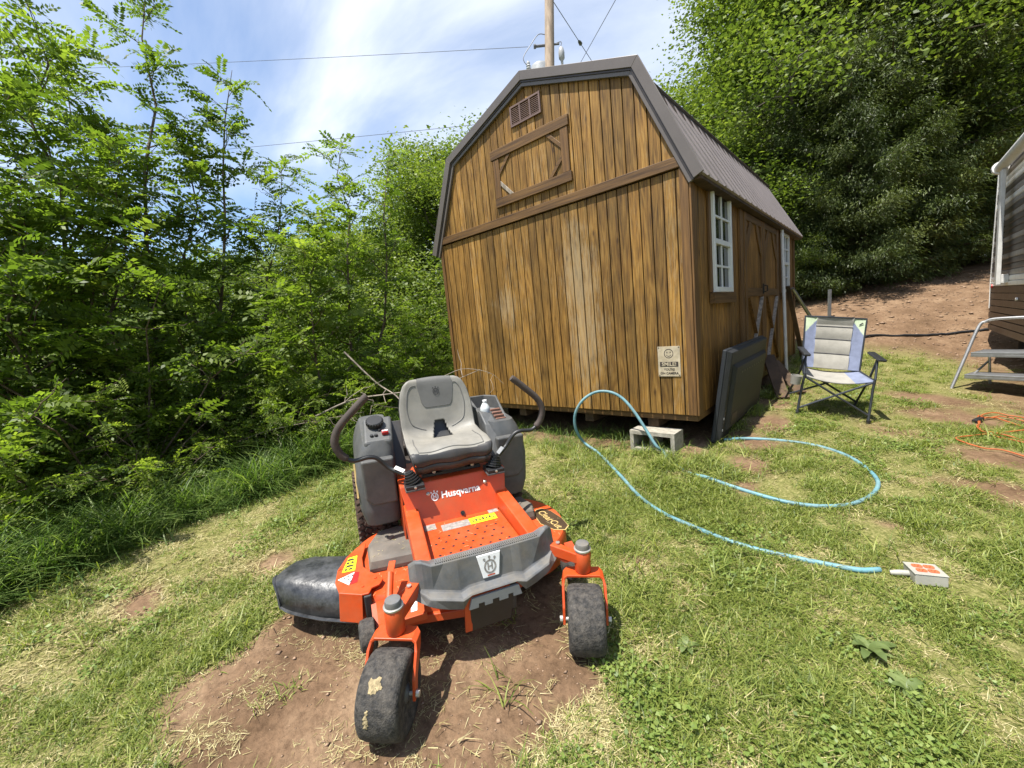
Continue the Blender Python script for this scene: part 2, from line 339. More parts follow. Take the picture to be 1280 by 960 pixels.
M_GRASS = leaf_mat('grass_blade', (0.080, 0.118, 0.021), (0.200, 0.245, 0.048), (0.35, 0.370, 0.105), 0.38)
M_STRAW = leaf_mat('dry_clippings', (0.23, 0.185, 0.08), (0.42, 0.36, 0.175), (0.60, 0.54, 0.31), 0.2)
M_CLOVER = leaf_mat('clover_leaf', (0.075, 0.125, 0.020), (0.150, 0.215, 0.042), (0.24, 0.30, 0.075), 0.35)
M_TALL = leaf_mat('tall_grass_blade', (0.055, 0.105, 0.022), (0.125, 0.200, 0.042), (0.24, 0.31, 0.09), 0.45)
M_PEBBLE = mat('pebble', (0.30, 0.20, 0.13), 0.9, var=0.3, scale=30)
PROTO = bpy.data.collections.new('tuft_shapes')
def blades(n, spread, l0, l1, w, bend, seed, lie=0.0, segs=2):
    """curved grass blades as quad strips; returns V, Q, tint"""
    g = np.random.default_rng(seed); a = g.uniform(0, 2*PI, n); rr = spread*np.sqrt(g.uniform(0, 1, n)); b = np.c_[rr*np.cos(a), rr*np.sin(a), np.zeros(n)]
    hd = g.uniform(0, 2*PI, n); ln = g.uniform(l0, l1, n); bd = bend*g.uniform(0.4, 1.3, n); el = g.uniform(0.5, 1.35, n)*(1-lie)+0.15*lie
    V = []; k = segs+1
    for i in range(k):
        s = i/segs; ang = el-bd*s
        hx = np.cos(el-bd*s*0.5)*ln*s; hz = np.sin(el-bd*s*0.5)*ln*s
        c = b+np.c_[hx*np.cos(hd), hx*np.sin(hd), np.maximum(hz, 0.002)-0.004*(i == 0)]
        sd = np.c_[-np.sin(hd), np.cos(hd), np.zeros(n)]; ww = (w*(1-s**1.6)*0.5+0.0003)*g.uniform(0.7, 1.2, n)
        V += [c-sd*ww[:, None], c+sd*ww[:, None]]
    V = np.stack(V, 1); base = np.arange(n)[:, None]*(2*k); Q = np.concatenate([base+np.array([2*i, 2*i+1, 2*i+3, 2*i+2])[None] for i in range(segs)])
    t = np.repeat(np.clip(g.normal(0.45, 0.27, n), 0, 1), 2*k)
    return V.reshape(-1, 3), Q, t
def clover(n, spread, r, seed):
    g = np.random.default_rng(seed); a = g.uniform(0, 2*PI, n); rr = spread*np.sqrt(g.uniform(0, 1, n)); p = np.c_[rr*np.cos(a), rr*np.sin(a), g.uniform(0.008, 0.035, n)]
    nn = np.c_[g.normal(0, .35, n), g.normal(0, .35, n), np.ones(n)]; nn /= np.linalg.norm(nn, axis=1)[:, None]
    u = np.cross(nn, np.c_[np.cos(a*7), np.sin(a*7), np.zeros(n)]); u /= np.linalg.norm(u, axis=1)[:, None]; v = np.cross(nn, u); s = r*g.uniform(0.6, 1.3, n)[:, None]
    V = np.stack([p-u*s, p+v*s*.75-nn*s*.2, p+u*s*1.1, p-v*s*.75-nn*s*.2], 1).reshape(-1, 3); Q = np.arange(4*n).reshape(-1, 4)
    return V, Q, np.repeat(np.clip(g.normal(.5, .22, n), 0, 1), 4)
def proto(name, parts, m):
    V = np.concatenate([p[0] for p in parts]); off = np.cumsum([0]+[len(p[0]) for p in parts]); Q = np.concatenate([p[1]+off[i] for i, p in enumerate(parts)]); T = np.concatenate([p[2] for p in parts])
    o = np_mesh(name, V, Q, m, tint=T, link=False); PROTO.objects.link(o); return o
for i in range(4): proto('a%d' % i, [blades(32, .055, .018, .046, .0034, 1.0, 10+i), blades(14, .06, .03, .06, .0032, .5, 40+i, lie=.8)], M_GRASS)      # 0-3 short lawn
for i in range(3): proto('b%d' % i, [blades(20, .065, .018, .058, .0028, .3, 60+i, lie=.95, segs=1)], M_STRAW)                                          # 4-6 dry clippings
for i in range(2): proto('c%d' % i, [clover(30, .06, .0072, 80+i)], M_CLOVER)                                                                            # 7-8 small broad leaves
for i in range(2): proto('d%d' % i, [blades(16, .05, .06, .13, .0042, 1.0, 90+i, segs=3)], M_GRASS)                                                     # 9-10 longer lawn grass
for i in range(3): proto('e%d' % i, [blades(16, .10, .25, .62, .010, 1.25, 100+i, segs=4)], M_TALL)                                                    # 11-13 tall grass
def scatter_object(name, P, idx, rz, sc, label=None):
    me = bpy.data.meshes.new(name); me.vertices.add(len(P)); me.vertices.foreach_set('co', np.asarray(P, np.float32).ravel())
    a = me.attributes.new('vi', 'INT', 'POINT'); a.data.foreach_set('value', np.asarray(idx, np.int32))
    a = me.attributes.new('sc', 'FLOAT', 'POINT'); a.data.foreach_set('value', np.asarray(sc, np.float32))
    a = me.attributes.new('rot', 'FLOAT_VECTOR', 'POINT'); a.data.foreach_set('vector', np.asarray(rz, np.float32).ravel())
    me.update(); o = bpy.data.objects.new(name, me); COL.objects.link(o); tag(o, kind='stuff')
    ng = bpy.data.node_groups.new(name, 'GeometryNodeTree'); ng.interface.new_socket('Geometry', in_out='INPUT', socket_type='NodeSocketGeometry'); ng.interface.new_socket('Geometry', in_out='OUTPUT', socket_type='NodeSocketGeometry')
    gi = ng.nodes.new('NodeGroupInput'); go = ng.nodes.new('NodeGroupOutput'); ip = ng.nodes.new('GeometryNodeInstanceOnPoints'); ci = ng.nodes.new('GeometryNodeCollectionInfo')
    ci.inputs['Collection'].default_value = PROTO; ci.inputs['Separate Children'].default_value = True; ci.inputs['Reset Children'].default_value = True
    def attr(nm, ty):
        n = ng.nodes.new('GeometryNodeInputNamedAttribute'); n.data_type = ty; n.inputs['Name'].default_value = nm; return n.outputs['Attribute']
    L = ng.links.new; L(gi.outputs[0], ip.inputs['Points']); L(ci.outputs[0], ip.inputs['Instance']); ip.inputs['Pick Instance'].default_value = True
    L(attr('vi', 'INT'), ip.inputs['Instance Index']); L(attr('rot', 'FLOAT_VECTOR'), ip.inputs['Rotation']); L(attr('sc', 'FLOAT'), ip.inputs['Scale']); L(ip.outputs[0], go.inputs[0])
    md = o.modifiers.new('scatter', 'NODES'); md.node_group = ng
    return o
EDGE = np.array([(-2.35, -5.2), (-2.75, -4.0), (-3.0, -3.0), (-3.2, -2.2), (-3.38, -1.5), (-3.5, -0.8), (-3.6, -0.2), (-3.7, 6.0)])   # where the mown lawn meets the brush (x at each y)
def edge_x(y): return np.interp(y, EDGE[:, 1], EDGE[:, 0])
def build_grass():
    g = np.random.default_rng(5); n = 70000; h0 = math.atan2(AF[0], AF[1])
    r = 0.45*(14/0.45)**(g.uniform(0, 1, n)**0.78); th = h0+g.uniform(-1.3, 1.3, n)
    x = CAM[0]+r*np.sin(th); y = CAM[1]+r*np.cos(th); dm = dirt_mask(x, y)
    dry = fbm(x*1.1+3, y*1.1, 4, 61)*.6+fbm(x*5, y*5, 2, 62)*.4
    dry = dry+0.28*sstep(-1.0, -2.4, x)*sstep(-1.5, -3.2, y)+0.15*sstep(-2.0, -3.4, y)
    clump = fbm(x*3.2, y*3.2, 3, 91)+.5*fbm(x*9, y*9, 2, 92)
    keep = (g.uniform(0, 1, n) > dm**1.6*1.0-0.012) & (g.uniform(0, 1, n) > 0.55*sstep(.05, -.45, clump)) & (x > edge_x(y)-0.3) & ~((x < .02) & (y > .25) & (x > -3.2)) & ((y < 5.4) | (x > 1.2)) & (y < 8)
    # thin green over the dry places
    x, y, dm, dry, r, clump = [q[keep] for q in (x, y, dm, dry, r, clump)]; n = len(x); u = g.uniform(0, 1, n); idx = np.zeros(n, int)
    p_dry = np.clip(0.36+1.35*dry+0.5*dm, 0.10, 0.93); green_patch = fbm(x*1.7, y*1.7, 3, 77)
    idx = np.where(u < p_dry, 4+g.integers(0, 3, n), g.integers(0, 4, n))
    cl = (green_patch > 0.10) & (g.uniform(0, 1, n) < 0.22) & (u >= p_dry); idx = np.where(cl, 7+g.integers(0, 2, n), idx)
    nearwall = sstep(-0.75, -0.15, y)*sstep(-3.5, -3.0, x)*sstep(.5, .2, x); lg = (g.uniform(0, 1, n) < 0.05+0.55*nearwall+0.25*sstep(.6, 0.1, x-edge_x(y))); idx = np.where(lg & (idx < 4), 9+g.integers(0, 2, n), idx)
    z = ground_full(x, y); sc = g.uniform(0.7, 1.25, n)*(1+.45*np.clip(clump, -.4, .6))*(1+0.06*np.clip(r-2, 0, 8)); sc = np.where(idx >= 9, sc*g.uniform(.7, 1.25, n), sc)
    rot = np.c_[g.normal(0, .12, n), g.normal(0, .12, n), g.uniform(0, 2*PI, n)]
    o = scatter_object('lawn_grass', np.c_[x, y, z], idx, rot, sc); tag(o, 'patchy mown lawn of green grass, clover and dry clippings')
    # straggling clippings lying on the bare earth
    n = 1500; k = g.integers(0, len(PATCH), n); pc = np.array(PATCH); xs = np.r_[pc[k, 0]+g.normal(0, .8, n)*pc[k, 2], g.uniform(1.0, 2.4, 700)]; ys = np.r_[pc[k, 1]+g.normal(0, .8, n)*pc[k, 3], g.uniform(.5, 4.5, 700)]; m_ = dirt_mask(xs, ys); kk = (m_ > .25) & (fbm(xs*4, ys*4, 2, 99) > -.05); xs, ys = xs[kk], ys[kk]; n = len(xs)
    o = scatter_object('grass_clippings', np.c_[xs, ys, ground_full(xs, ys)+.001], 4+g.integers(0, 3, n), np.c_[np.zeros((n, 2)), g.uniform(0, 2*PI, n)], g.uniform(.35, .95, n)); tag(o, 'dry grass clippings scattered over the bare earth')
    # tall grass along the foot of the brush and under the gable's left corner
    y2 = g.uniform(-6.0, -0.1, 2600); d = g.gamma(2.0, 0.26, 2600)-0.22; x2 = edge_x(y2)-d+0.10*fbm(y2*3, y2*0, 2, 9); z2 = ground(x2, y2)
    s2 = np.clip(g.gamma(7, .125, 2600), .3, 1.15)*(1-.45*sstep(.15, -.25, d))*(1+.45*fbm(y2*2.2, d*2, 2, 19)); i2 = 11+g.integers(0, 3, 2600)
    x3 = g.uniform(-3.1, -.1, 140); y3 = g.uniform(-.25, .35, 140); x2 = np.r_[x2, x3]; y2 = np.r_[y2, y3]; z2 = np.r_[z2, ground(x3, y3)]; s2 = np.r_[s2, g.uniform(.25, .5, 140)]; i2 = np.r_[i2, 11+g.integers(0, 3, 140)]
    rot = np.c_[g.normal(0, .14, len(x2)), g.normal(0, .14, len(x2)), g.uniform(0, 2*PI, len(x2))]
    o = scatter_object('tall_grass', np.c_[x2, y2, z2], i2, rot, s2); tag(o, 'uncut tall grass along the foot of the brush')
build_grass()
def build_pebbles():
    g = np.random.default_rng(15); pc = np.array(PATCH); k = g.integers(0, 13, 520); x = pc[k, 0]+g.normal(0, .5, 520)*pc[k, 2]; y = pc[k, 1]+g.normal(0, .5, 520)*pc[k, 3]
    xh = g.uniform(-.3, 3.0, 2600); yh = g.uniform(5.6, 12, 2600); x = np.r_[x, xh]; y = np.r_[y, yh]; s = np.r_[g.gamma(2, .0016, 520)+.0015, g.gamma(2, .0055, 2600)+.004]
    oct_ = np.array([[1,0,0],[0,1,0],[-1,0,0],[0,-1,0],[0,0,.45],[0,0,-.45]], float); tri = np.array([[0,1,4],[1,2,4],[2,3,4],[3,0,4],[1,0,5],[2,1,5],[3,2,5],[0,3,5]]); n = len(x)
    z = ground_full(x, y); an = g.uniform(0, 2*PI, n); sx = s[:, None]*g.uniform(.6, 1.4, (n, 6)); V = oct_[None]*sx[:, :, None]
    c, sn = np.cos(an)[:, None], np.sin(an)[:, None]; V = np.stack([V[..., 0]*c-V[..., 1]*sn, V[..., 0]*sn+V[..., 1]*c, V[..., 2]], -1)+np.c_[x, y, z+s*.2][:, None]
    Q = (tri[None]+6*np.arange(n)[:, None, None]).reshape(-1, 3); o = np_mesh('pebbles', V.reshape(-1, 3), Q, M_PEBBLE); tag(o, 'small clods and stones on the bare earth', kind='stuff')
build_pebbles()

# ------------------------------------------------------------------ wooden shed
def wood_material(name, warm=1.0, weather=1.0, dark=1.0):
    """stained pine siding: grain along z, boards differ, wear patches of bare grey wood low on the gable"""
    m = bpy.data.materials.new(name); m.use_nodes = True; t = m.node_tree; L = t.links.new; b = t.nodes['Principled BSDF']; b.inputs['Roughness'].default_value = 0.62; b.inputs['Specular IOR Level'].default_value = 0.35
    tc = N(t, 'ShaderNodeTexCoord'); oi = N(t, 'ShaderNodeObjectInfo')
    of = N(t, 'ShaderNodeMath', operation='MULTIPLY'); of.inputs[1].default_value = 37.0; L(oi.outputs['Random'], of.inputs[0])
    cb = N(t, 'ShaderNodeCombineXYZ'); L(of.outputs[0], cb.inputs['X']); L(of.outputs[0], cb.inputs['Z'])
    add = N(t, 'ShaderNodeVectorMath', operation='ADD'); L(tc.outputs['Object'], add.inputs[0]); L(cb.outputs[0], add.inputs[1])
    mp = N(t, 'ShaderNodeMapping'); mp.inputs['Scale'].default_value = (10, 10, 0.9); L(add.outputs[0], mp.inputs[0])
    n1 = N(t, 'ShaderNodeTexNoise', ins={'Scale': 1.0, 'Detail': 1.5, 'Roughness': 0.4, 'Distortion': 0.2}); L(mp.outputs[0], n1.inputs['Vector'])
    ml = N(t, 'ShaderNodeMath', operation='MULTIPLY'); ml.inputs[1].default_value = 62.0; L(n1.outputs[0], ml.inputs[0])
    sn = N(t, 'ShaderNodeMath', operation='SINE'); L(ml.outputs[0], sn.inputs[0])
    mp2 = N(t, 'ShaderNodeMapping'); mp2.inputs['Scale'].default_value = (120, 120, 3.4); L(add.outputs[0], mp2.inputs[0])
    n2 = N(t, 'ShaderNodeTexNoise', ins={'Scale': 1.0, 'Detail': 5, 'Roughness': 0.65}); L(mp2.outputs[0], n2.inputs['Vector'])
    g1 = N(t, 'ShaderNodeMath', operation='MULTIPLY_ADD'); g1.inputs[1].default_value = 0.075; L(sn.outputs[0], g1.inputs[0]); L(n2.outputs[0], g1.inputs[2])
    r = N(t, 'ShaderNodeValToRGB'); d = dark
    ramp(r, [(0.26, (0.066*d, 0.030*d, 0.007*d)), (0.42, (0.180*d, 0.089*d*warm, 0.017*d)), (0.58, (0.262*d, 0.139*d*warm, 0.030*d)), (0.80, (0.36*d, 0.215*d*warm, 0.062*d))]); L(g1.outputs[0], r.inputs[0])
    # each board a shade of its own
    hv = N(t, 'ShaderNodeHueSaturation'); vv = N(t, 'ShaderNodeMath', operation='MULTIPLY_ADD'); vv.inputs[1].default_value = 0.5; vv.inputs[2].default_value = 0.74; L(oi.outputs['Random'], vv.inputs[0]); L(vv.outputs[0], hv.inputs['Value']); L(r.outputs[0], hv.inputs['Color']); out = hv.outputs[0]
    # big soft stain variation
    n4 = N(t, 'ShaderNodeTexNoise', ins={'Scale': 1.3, 'Detail': 6, 'Roughness': 0.6}); mp4 = N(t, 'ShaderNodeMapping'); mp4.inputs['Scale'].default_value = (1.6, 1.6, .7); L(tc.outputs['Object'], mp4.inputs[0]); L(mp4.outputs[0], n4.inputs['Vector'])
    r4 = N(t, 'ShaderNodeValToRGB'); ramp(r4, [(0.34, (0.62, 0.64, 0.64)), (0.60, (1.08, 1.06, 1.0))]); L(n4.outputs[0], r4.inputs[0])
    m4 = N(t, 'ShaderNodeMixRGB', blend_type='MULTIPLY'); m4.inputs[0].default_value = 0.9; L(out, m4.inputs[1]); L(r4.outputs[0], m4.inputs[2]); out = m4.outputs[0]
    mp5 = N(t, 'ShaderNodeMapping'); mp5.inputs['Scale'].default_value = (170, 170, 4.0); L(add.outputs[0], mp5.inputs[0])
    n5 = N(t, 'ShaderNodeTexNoise', ins={'Scale': 1.0, 'Detail': 3, 'Roughness': 0.6}); L(mp5.outputs[0], n5.inputs['Vector'])
    n6 = N(t, 'ShaderNodeTexNoise', ins={'Scale': 5.0, 'Detail': 5, 'Roughness': 0.6}); L(mp4.outputs[0], n6.inputs['Vector'])
    s6 = N(t, 'ShaderNodeMath', operation='MULTIPLY_ADD'); s6.inputs[1].default_value = 0.5; L(n6.outputs[0], s6.inputs[0]); L(n5.outputs[0], s6.inputs[2])
    r5 = N(t, 'ShaderNodeValToRGB'); ramp(r5, [(0.58, (0.42, 0.44, 0.46)), (0.74, (1.0, 1.0, 1.0)), (0.92, (1.22, 1.22, 1.2))]); L(s6.outputs[0], r5.inputs[0])
    m5 = N(t, 'ShaderNodeMixRGB', blend_type='MULTIPLY'); m5.inputs[0].default_value = 0.85; L(out, m5.inputs[1]); L(r5.outputs[0], m5.inputs[2]); out = m5.outputs[0]
    mp7 = N(t, 'ShaderNodeMapping'); mp7.inputs['Scale'].default_value = (7.5, 7.5, 2.6); L(add.outputs[0], mp7.inputs[0])
    vo = N(t, 'ShaderNodeTexVoronoi', ins={'Scale': 1.0, 'Randomness': 1.0}); L(mp7.outputs[0], vo.inputs['Vector'])
    r7 = N(t, 'ShaderNodeValToRGB'); ramp(r7, [(0.05, (0.30, 0.26, 0.22)), (0.085, (0.72, 0.70, 0.66)), (0.14, (1, 1, 1))]); L(vo.outputs['Distance'], r7.inputs[0])
    m7 = N(t, 'ShaderNodeMixRGB', blend_type='MULTIPLY'); m7.inputs[0].default_value = 0.9; L(out, m7.inputs[1]); L(r7.outputs[0], m7.inputs[2]); out = m7.outputs[0]
    # worn, bleached wood: two places where the stain has gone, streaked along the grain
    if weather > 0:
        masks = []
        for c, s in (((-1.02, 0, 1.28), (.40, 1, .52)), ((-.95, 0, .75), (.34, 1, .6)), ((-2.1, 0, 1.12), (.22, 1, .24))):
            sub = N(t, 'ShaderNodeVectorMath', operation='SUBTRACT'); sub.inputs[1].default_value = c; L(tc.outputs['Object'], sub.inputs[0])
            dv = N(t, 'ShaderNodeVectorMath', operation='DIVIDE'); dv.inputs[1].default_value = s; L(sub.outputs[0], dv.inputs[0])
            ln = N(t, 'ShaderNodeVectorMath', operation='LENGTH'); L(dv.outputs[0], ln.inputs[0])
            rr = N(t, 'ShaderNodeMapRange'); rr.inputs[1].default_value = 0.2; rr.inputs[2].default_value = 1.25; rr.inputs[3].default_value = 1.0; rr.inputs[4].default_value = 0.0; L(ln.outputs['Value'], rr.inputs[0]); masks.append(rr.outputs[0])
        a = masks[0]
        for k in masks[1:]:
            mxn = N(t, 'ShaderNodeMath', operation='MAXIMUM'); L(a, mxn.inputs[0]); L(k, mxn.inputs[1]); a = mxn.outputs[0]
        mp3 = N(t, 'ShaderNodeMapping'); mp3.inputs['Scale'].default_value = (48, 48, 6.5); L(tc.outputs['Object'], mp3.inputs[0])
        n3 = N(t, 'ShaderNodeTexNoise', ins={'Scale': 1.0, 'Detail': 7, 'Roughness': 0.7}); L(mp3.outputs[0], n3.inputs['Vector'])
        sm = N(t, 'ShaderNodeMath', operation='MULTIPLY_ADD'); sm.inputs[1].default_value = 0.27; L(a, sm.inputs[0])
        ob = N(t, 'ShaderNodeMath', operation='MULTIPLY_ADD'); ob.inputs[1].default_value = 0.24; L(oi.outputs['Random'], ob.inputs[0]); L(n3.outputs[0], ob.inputs[2]); L(ob.outputs[0], sm.inputs[2])
        r3 = N(t, 'ShaderNodeValToRGB'); ramp(r3, [(0.70, (0, 0, 0)), (0.97, (0.5*weather,)*3)]); L(sm.outputs[0], r3.inputs[0])
        wv = N(t, 'ShaderNodeMixRGB'); wv.inputs[2].default_value = (0.36, 0.285, 0.175, 1); L(r3.outputs[0], wv.inputs[0]); L(out, wv.inputs[1]); out = wv.outputs[0]
    L(out, b.inputs['Base Color'])
    bp = N(t, 'ShaderNodeBump'); bp.inputs['Strength'].default_value = 0.35; bp.inputs['Distance'].default_value = 0.003; L(g1.outputs[0], bp.inputs['Height']); L(bp.outputs[0], b.inputs['Normal'])
    return m
M_SIDING = wood_material('stained_siding', 1.0, 1.0)
M_SIDE2 = wood_material('stained_siding_plain', 0.95, 0.0)
def trim_wood(name, col, col2, axis):
    st = {'x': (1.2, 30, 30), 'y': (30, 1.2, 30), 'z': (30, 30, 1.2)}[axis]
    return mat(name, col, 0.6, var=0.25, scale=1.6, bump=0.3, bscale=4, col2=col2, stretch=st)
M_TRIMX = trim_wood('stained_board_across', (0.135, 0.070, 0.021), (0.050, 0.024, 0.008), 'x')
M_TRIMY = trim_wood('stained_board_along', (0.125, 0.064, 0.019), (0.045, 0.022, 0.007), 'y')
M_TRIMZ = trim_wood('stained_board_upright', (0.160, 0.080, 0.022), (0.052, 0.025, 0.008), 'z')
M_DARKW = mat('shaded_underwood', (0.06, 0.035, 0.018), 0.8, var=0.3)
M_BACK = mat('groove_shadow_wood', (0.030, 0.014, 0.005), 0.8, var=0.2)
M_GREYWOOD = mat('weathered_grey_wood', (0.30, 0.255, 0.205), 0.75, var=0.3, scale=2, stretch=(20, 20, 1.5), bump=.3, bscale=5)
M_ROOF = mat('brown_roof_steel', (0.175, 0.148, 0.136), 0.42, 0.2, var=0.07, scale=3, spec=0.5, dust=0.18, dustcol=(.22, .19, .16))
M_RAKE = mat('brown_trim_steel', (0.125, 0.106, 0.095), 0.42, 0.2, var=0.05, scale=3, spec=0.5)
M_RAKE2 = mat('dark_trim_steel', (0.070, 0.057, 0.052), 0.4, 0.4, var=0.05, scale=3)
M_WHITE = mat('white_window_vinyl', (0.68, 0.68, 0.66), 0.4, var=0.03)
M_GLASS = mat('window_glass', (0.020, 0.024, 0.024), 0.04, var=0.2, spec=0.8)
M_VENT = mat('brown_vent_plastic', (0.150, 0.095, 0.082), 0.55, var=0.1)
M_CONC = mat('concrete_block', (0.33, 0.305, 0.25), 0.92, var=0.18, scale=25, bump=.8, bscale=160)
SW, SL_, SH = 3.062, 4.88, 2.04       # gable width, length, height of the belt board
PROF = [(0.0, 1.945), (-0.375, 2.855), (-1.531, 3.265), (-2.687, 2.855), (-3.062, 1.945)]     # underside of the roof at the gable
def roof_z(x):
    p = np.array(PROF)[::-1]; return float(np.interp(x, p[:, 0], p[:, 1]))
shed = empty('wooden_shed', (0, 0, 0)); tag(shed, 'brown stained wooden shed with a gambrel metal roof and white windows', 'shed')
def part(mb, name, m, bevel=0.0, parent=None, **k): return mb.build(name, m, parent or shed, bevel=bevel, **k)
def build_shed():
    # body behind the boards
    poly = [(-.012, .0)]+[(PROF[0][0]-.012, PROF[0][1])]+PROF[1:4]+[(PROF[4][0]+.012, PROF[4][1]), (PROF[4][0]+.012, 0.)]
    part(MB().prism(poly, 'y', 0.013, SL_-.013), 'wall', M_BACK)
    # gable boards, lower and upper course
    nb = 30; w = SW/nb; gp = 0.0095
    for k in range(nb):
        x1 = -k*w-(gp if k else 0)/2; x0 = -(k+1)*w+gp/2; j = random.uniform(-.0015, .0015)
        part(MB().box((x0, -.002+j, 0), (x1, .013, SH-.05)), 'plank', M_SIDING, .0025, seg=1)
        a, b = roof_z(x0+1e-4), roof_z(x1-1e-4); pl = [(x0, SH+.0), (x1, SH+.0), (x1, max(b, SH+.01)), (x0, max(a, SH+.01))]
        for kx, kz in PROF[1:4]:
            if x0 < kx < x1: pl = [(x0, SH), (x1, SH), (x1, b), (kx, kz), (x0, a)]
        part(MB().prism(pl, 'y', -.002+j, .013), 'plank', M_SIDING, .0025, seg=1)
    # boards of the long side
    ns = 48; w = SL_/ns; gp = .010
    for k in range(ns):
        j = random.uniform(-.0015, .0015)
        part(MB().box((-.013, k*w+gp/2, 0), (.002+j, (k+1)*w-gp/2, 1.945)), 'plank', M_SIDE2, .0025, seg=1)
    part(MB().box((-SW-.002, 0.013, 0), (-SW+.011, SL_-.013, 1.93)), 'side_wall', M_SIDE2)
    # belt board, corner boards, rim and skids
    part(MB().box((-SW-.008, -.028, SH-.042), (.012, -.0035, SH+.042)), 'belt_board', M_TRIMX, .004)
    part(MB().box((-.068, -.020, .002), (-.0, -.0045, SH-.044)), 'corner_board', M_TRIMZ, .003)
    part(MB().box((0.0045, -.020, .002), (.020, .085, 1.90)), 'corner_board', M_TRIMZ, .003)
    part(MB().box((-SW-.004, -.018, .002), (-SW+.045, -.0045, SH-.044)), 'corner_board', M_TRIMZ, .003)
    part(MB().box((.0045, SL_-.085, .002), (.020, SL_+.012, 1.90)), 'corner_board', M_TRIMZ, .003)
    part(MB().box((-SW+.02, .02, -.055), (-.005, .055, -.002)), 'rim_board', M_TRIMX, .002)
    part(MB().box((-.04, .06, -.055), (-.005, SL_-.02, -.002)), 'rim_board', M_TRIMY, .002)
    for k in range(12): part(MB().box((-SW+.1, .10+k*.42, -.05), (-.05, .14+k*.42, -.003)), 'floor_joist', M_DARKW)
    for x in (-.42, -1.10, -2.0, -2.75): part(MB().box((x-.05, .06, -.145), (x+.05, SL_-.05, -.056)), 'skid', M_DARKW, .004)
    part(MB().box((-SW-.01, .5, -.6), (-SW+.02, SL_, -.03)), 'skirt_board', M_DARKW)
    # header under the eave
    part(MB().box((.0045, .09, 1.872), (.022, SL_-.09, 1.935)), 'header_board', M_TRIMY, .003)
    # windows of the long side
    for y0, y1, z0, z1 in ((.46, 1.03, 1.02, 1.915), (3.70, 4.24, 1.02, 1.865)):
        fr = part(MB().box((.0045, y0, z0), (.045, y0+.045, z1)).box((.0045, y1-.045, z0), (.045, y1, z1)).box((.0045, y0+.046, z1-.04), (.044, y1-.046, z1)).box((.0045, y0+.046, z0), (.050, y1-.046, z0+.045)), 'window', M_WHITE, .003)
        zm = (z0+z1)/2
        s2 = part(MB().box((.006, y0+.047, zm-.022), (.037, y1-.047, zm+.022)), 'meeting_rail', M_WHITE, .002, parent=fr)
        for za, zb, xo in ((z0+.047, zm-.024, .014), (zm+.024, z1-.042, .022)):
            ym = (y0+y1)/2; zc = (za+zb)/2
            part(MB().box((xo, ym-.009, za), (xo+.012, ym+.009, zb)), 'muntin', M_WHITE, parent=fr)
            part(MB().box((xo, y0+.047, zc-.009), (xo+.0115, ym-.0095, zc+.009)).box((xo, ym+.0095, zc-.009), (xo+.0115, y1-.047, zc+.009)), 'muntin', M_WHITE, parent=fr)
            for ya, yb in ((y0+.046, ym-.0005), (ym+.0005, y1-.046)):
                for zp, zq in ((za, zc-.0005), (zc+.0005, zb)):
                    part(MB().box((xo-.006, ya, zp), (xo-.002, yb, zq)), 'pane', M_GLASS, parent=fr)
        part(MB().box((.0045, y0-.06, z0-.1), (.055, y1+.06, z0-.004)), 'window_sill', M_TRIMY, .004)
        for a_, b_ in ((y0-.062, y0-.002), (y1+.002, y1+.062)): part(MB().box((.0045, a_, z0), (.024, b_, min(z1+.02, 1.870))), 'window_trim', M_TRIMZ, .003)
    # double door with arched braces above and crossed braces below
    part(MB().box((.0045, 1.40, .0), (.030, 1.52, 1.868)), 'door_post', M_TRIMZ, .003)
    part(MB().box((.0045, 3.36, .0), (.030, 3.48, 1.868)), 'door_post', M_TRIMZ, .003)
    for y0, y1, hs in ((1.535, 2.425, 1), (2.445, 3.345, 0)):
        d = part(MB().box((.0042, y0, .03), (.0142, y1, 1.860)), 'door', M_BACK)
        n = 9; w = (y1-y0)/n
        for k in range(n): part(MB().box((.0145, y0+k*w+.003, .031), (.020, y0+(k+1)*w-.003, 1.858)), 'plank', M_SIDE2, parent=d)
        xa, xb = .0205, .040
        part(MB().box((xa, y0+.002, .032), (xb, y0+.085, 1.856)), 'stile', M_TRIMZ, .003, parent=d); part(MB().box((xa, y1-.085, .032), (xb, y1-.002, 1.856)), 'stile', M_TRIMZ, .003, parent=d)
        for z0, z1 in ((1.78, 1.856), (.975, 1.065), (.032, .115)): part(MB().box((xa, y0+.087, z0), (xb-.002, y1-.087, z1)), 'rail', M_TRIMY, .003, parent=d)
        for s in (0, 1):
            ya = y0+.087 if s == 0 else y1-.087; sg = 1 if s == 0 else -1
            part(MB().prism([(ya, 1.44), (ya+sg*.075, 1.50), (ya+sg*.23, 1.70), (ya+sg*.26, 1.778), (ya+sg*.17, 1.778), (ya, 1.58)], 'x', xa, xb-.004), 'brace', M_TRIMZ, .002, parent=d)
        part(MB().beam((.030, y0+.11, .13), (.030, y1-.11, .96), .014, .055, up=(1, 0, 0)), 'brace', M_GREYWOOD, parent=d)
        part(MB().beam((.0285, y0+.11, .96), (.0285, y1-.11, .13), .012, .055, up=(1, 0, 0)), 'brace', M_TRIMZ, parent=d)
        if hs: part(MB().box((.041, y1-.075, 1.0), (.052, y1-.035, 1.12)).tube([(.052, y1-.055, 1.02), (.085, y1-.055, 1.03), (.085, y1-.055, 1.09), (.052, y1-.055, 1.10)], .007), 'handle', M_BLACKIRON, parent=d)
    # loft door on the gable
    x0, x1, z0, z1 = -2.025, -1.055, 2.19, 2.775; ya, yb = -.024, -.0035
    ld = part(MB().box((x0+.02, -.0040, z0+.02), (x1-.02, -.0034, z1-.02)), 'loft_door', M_BACK)
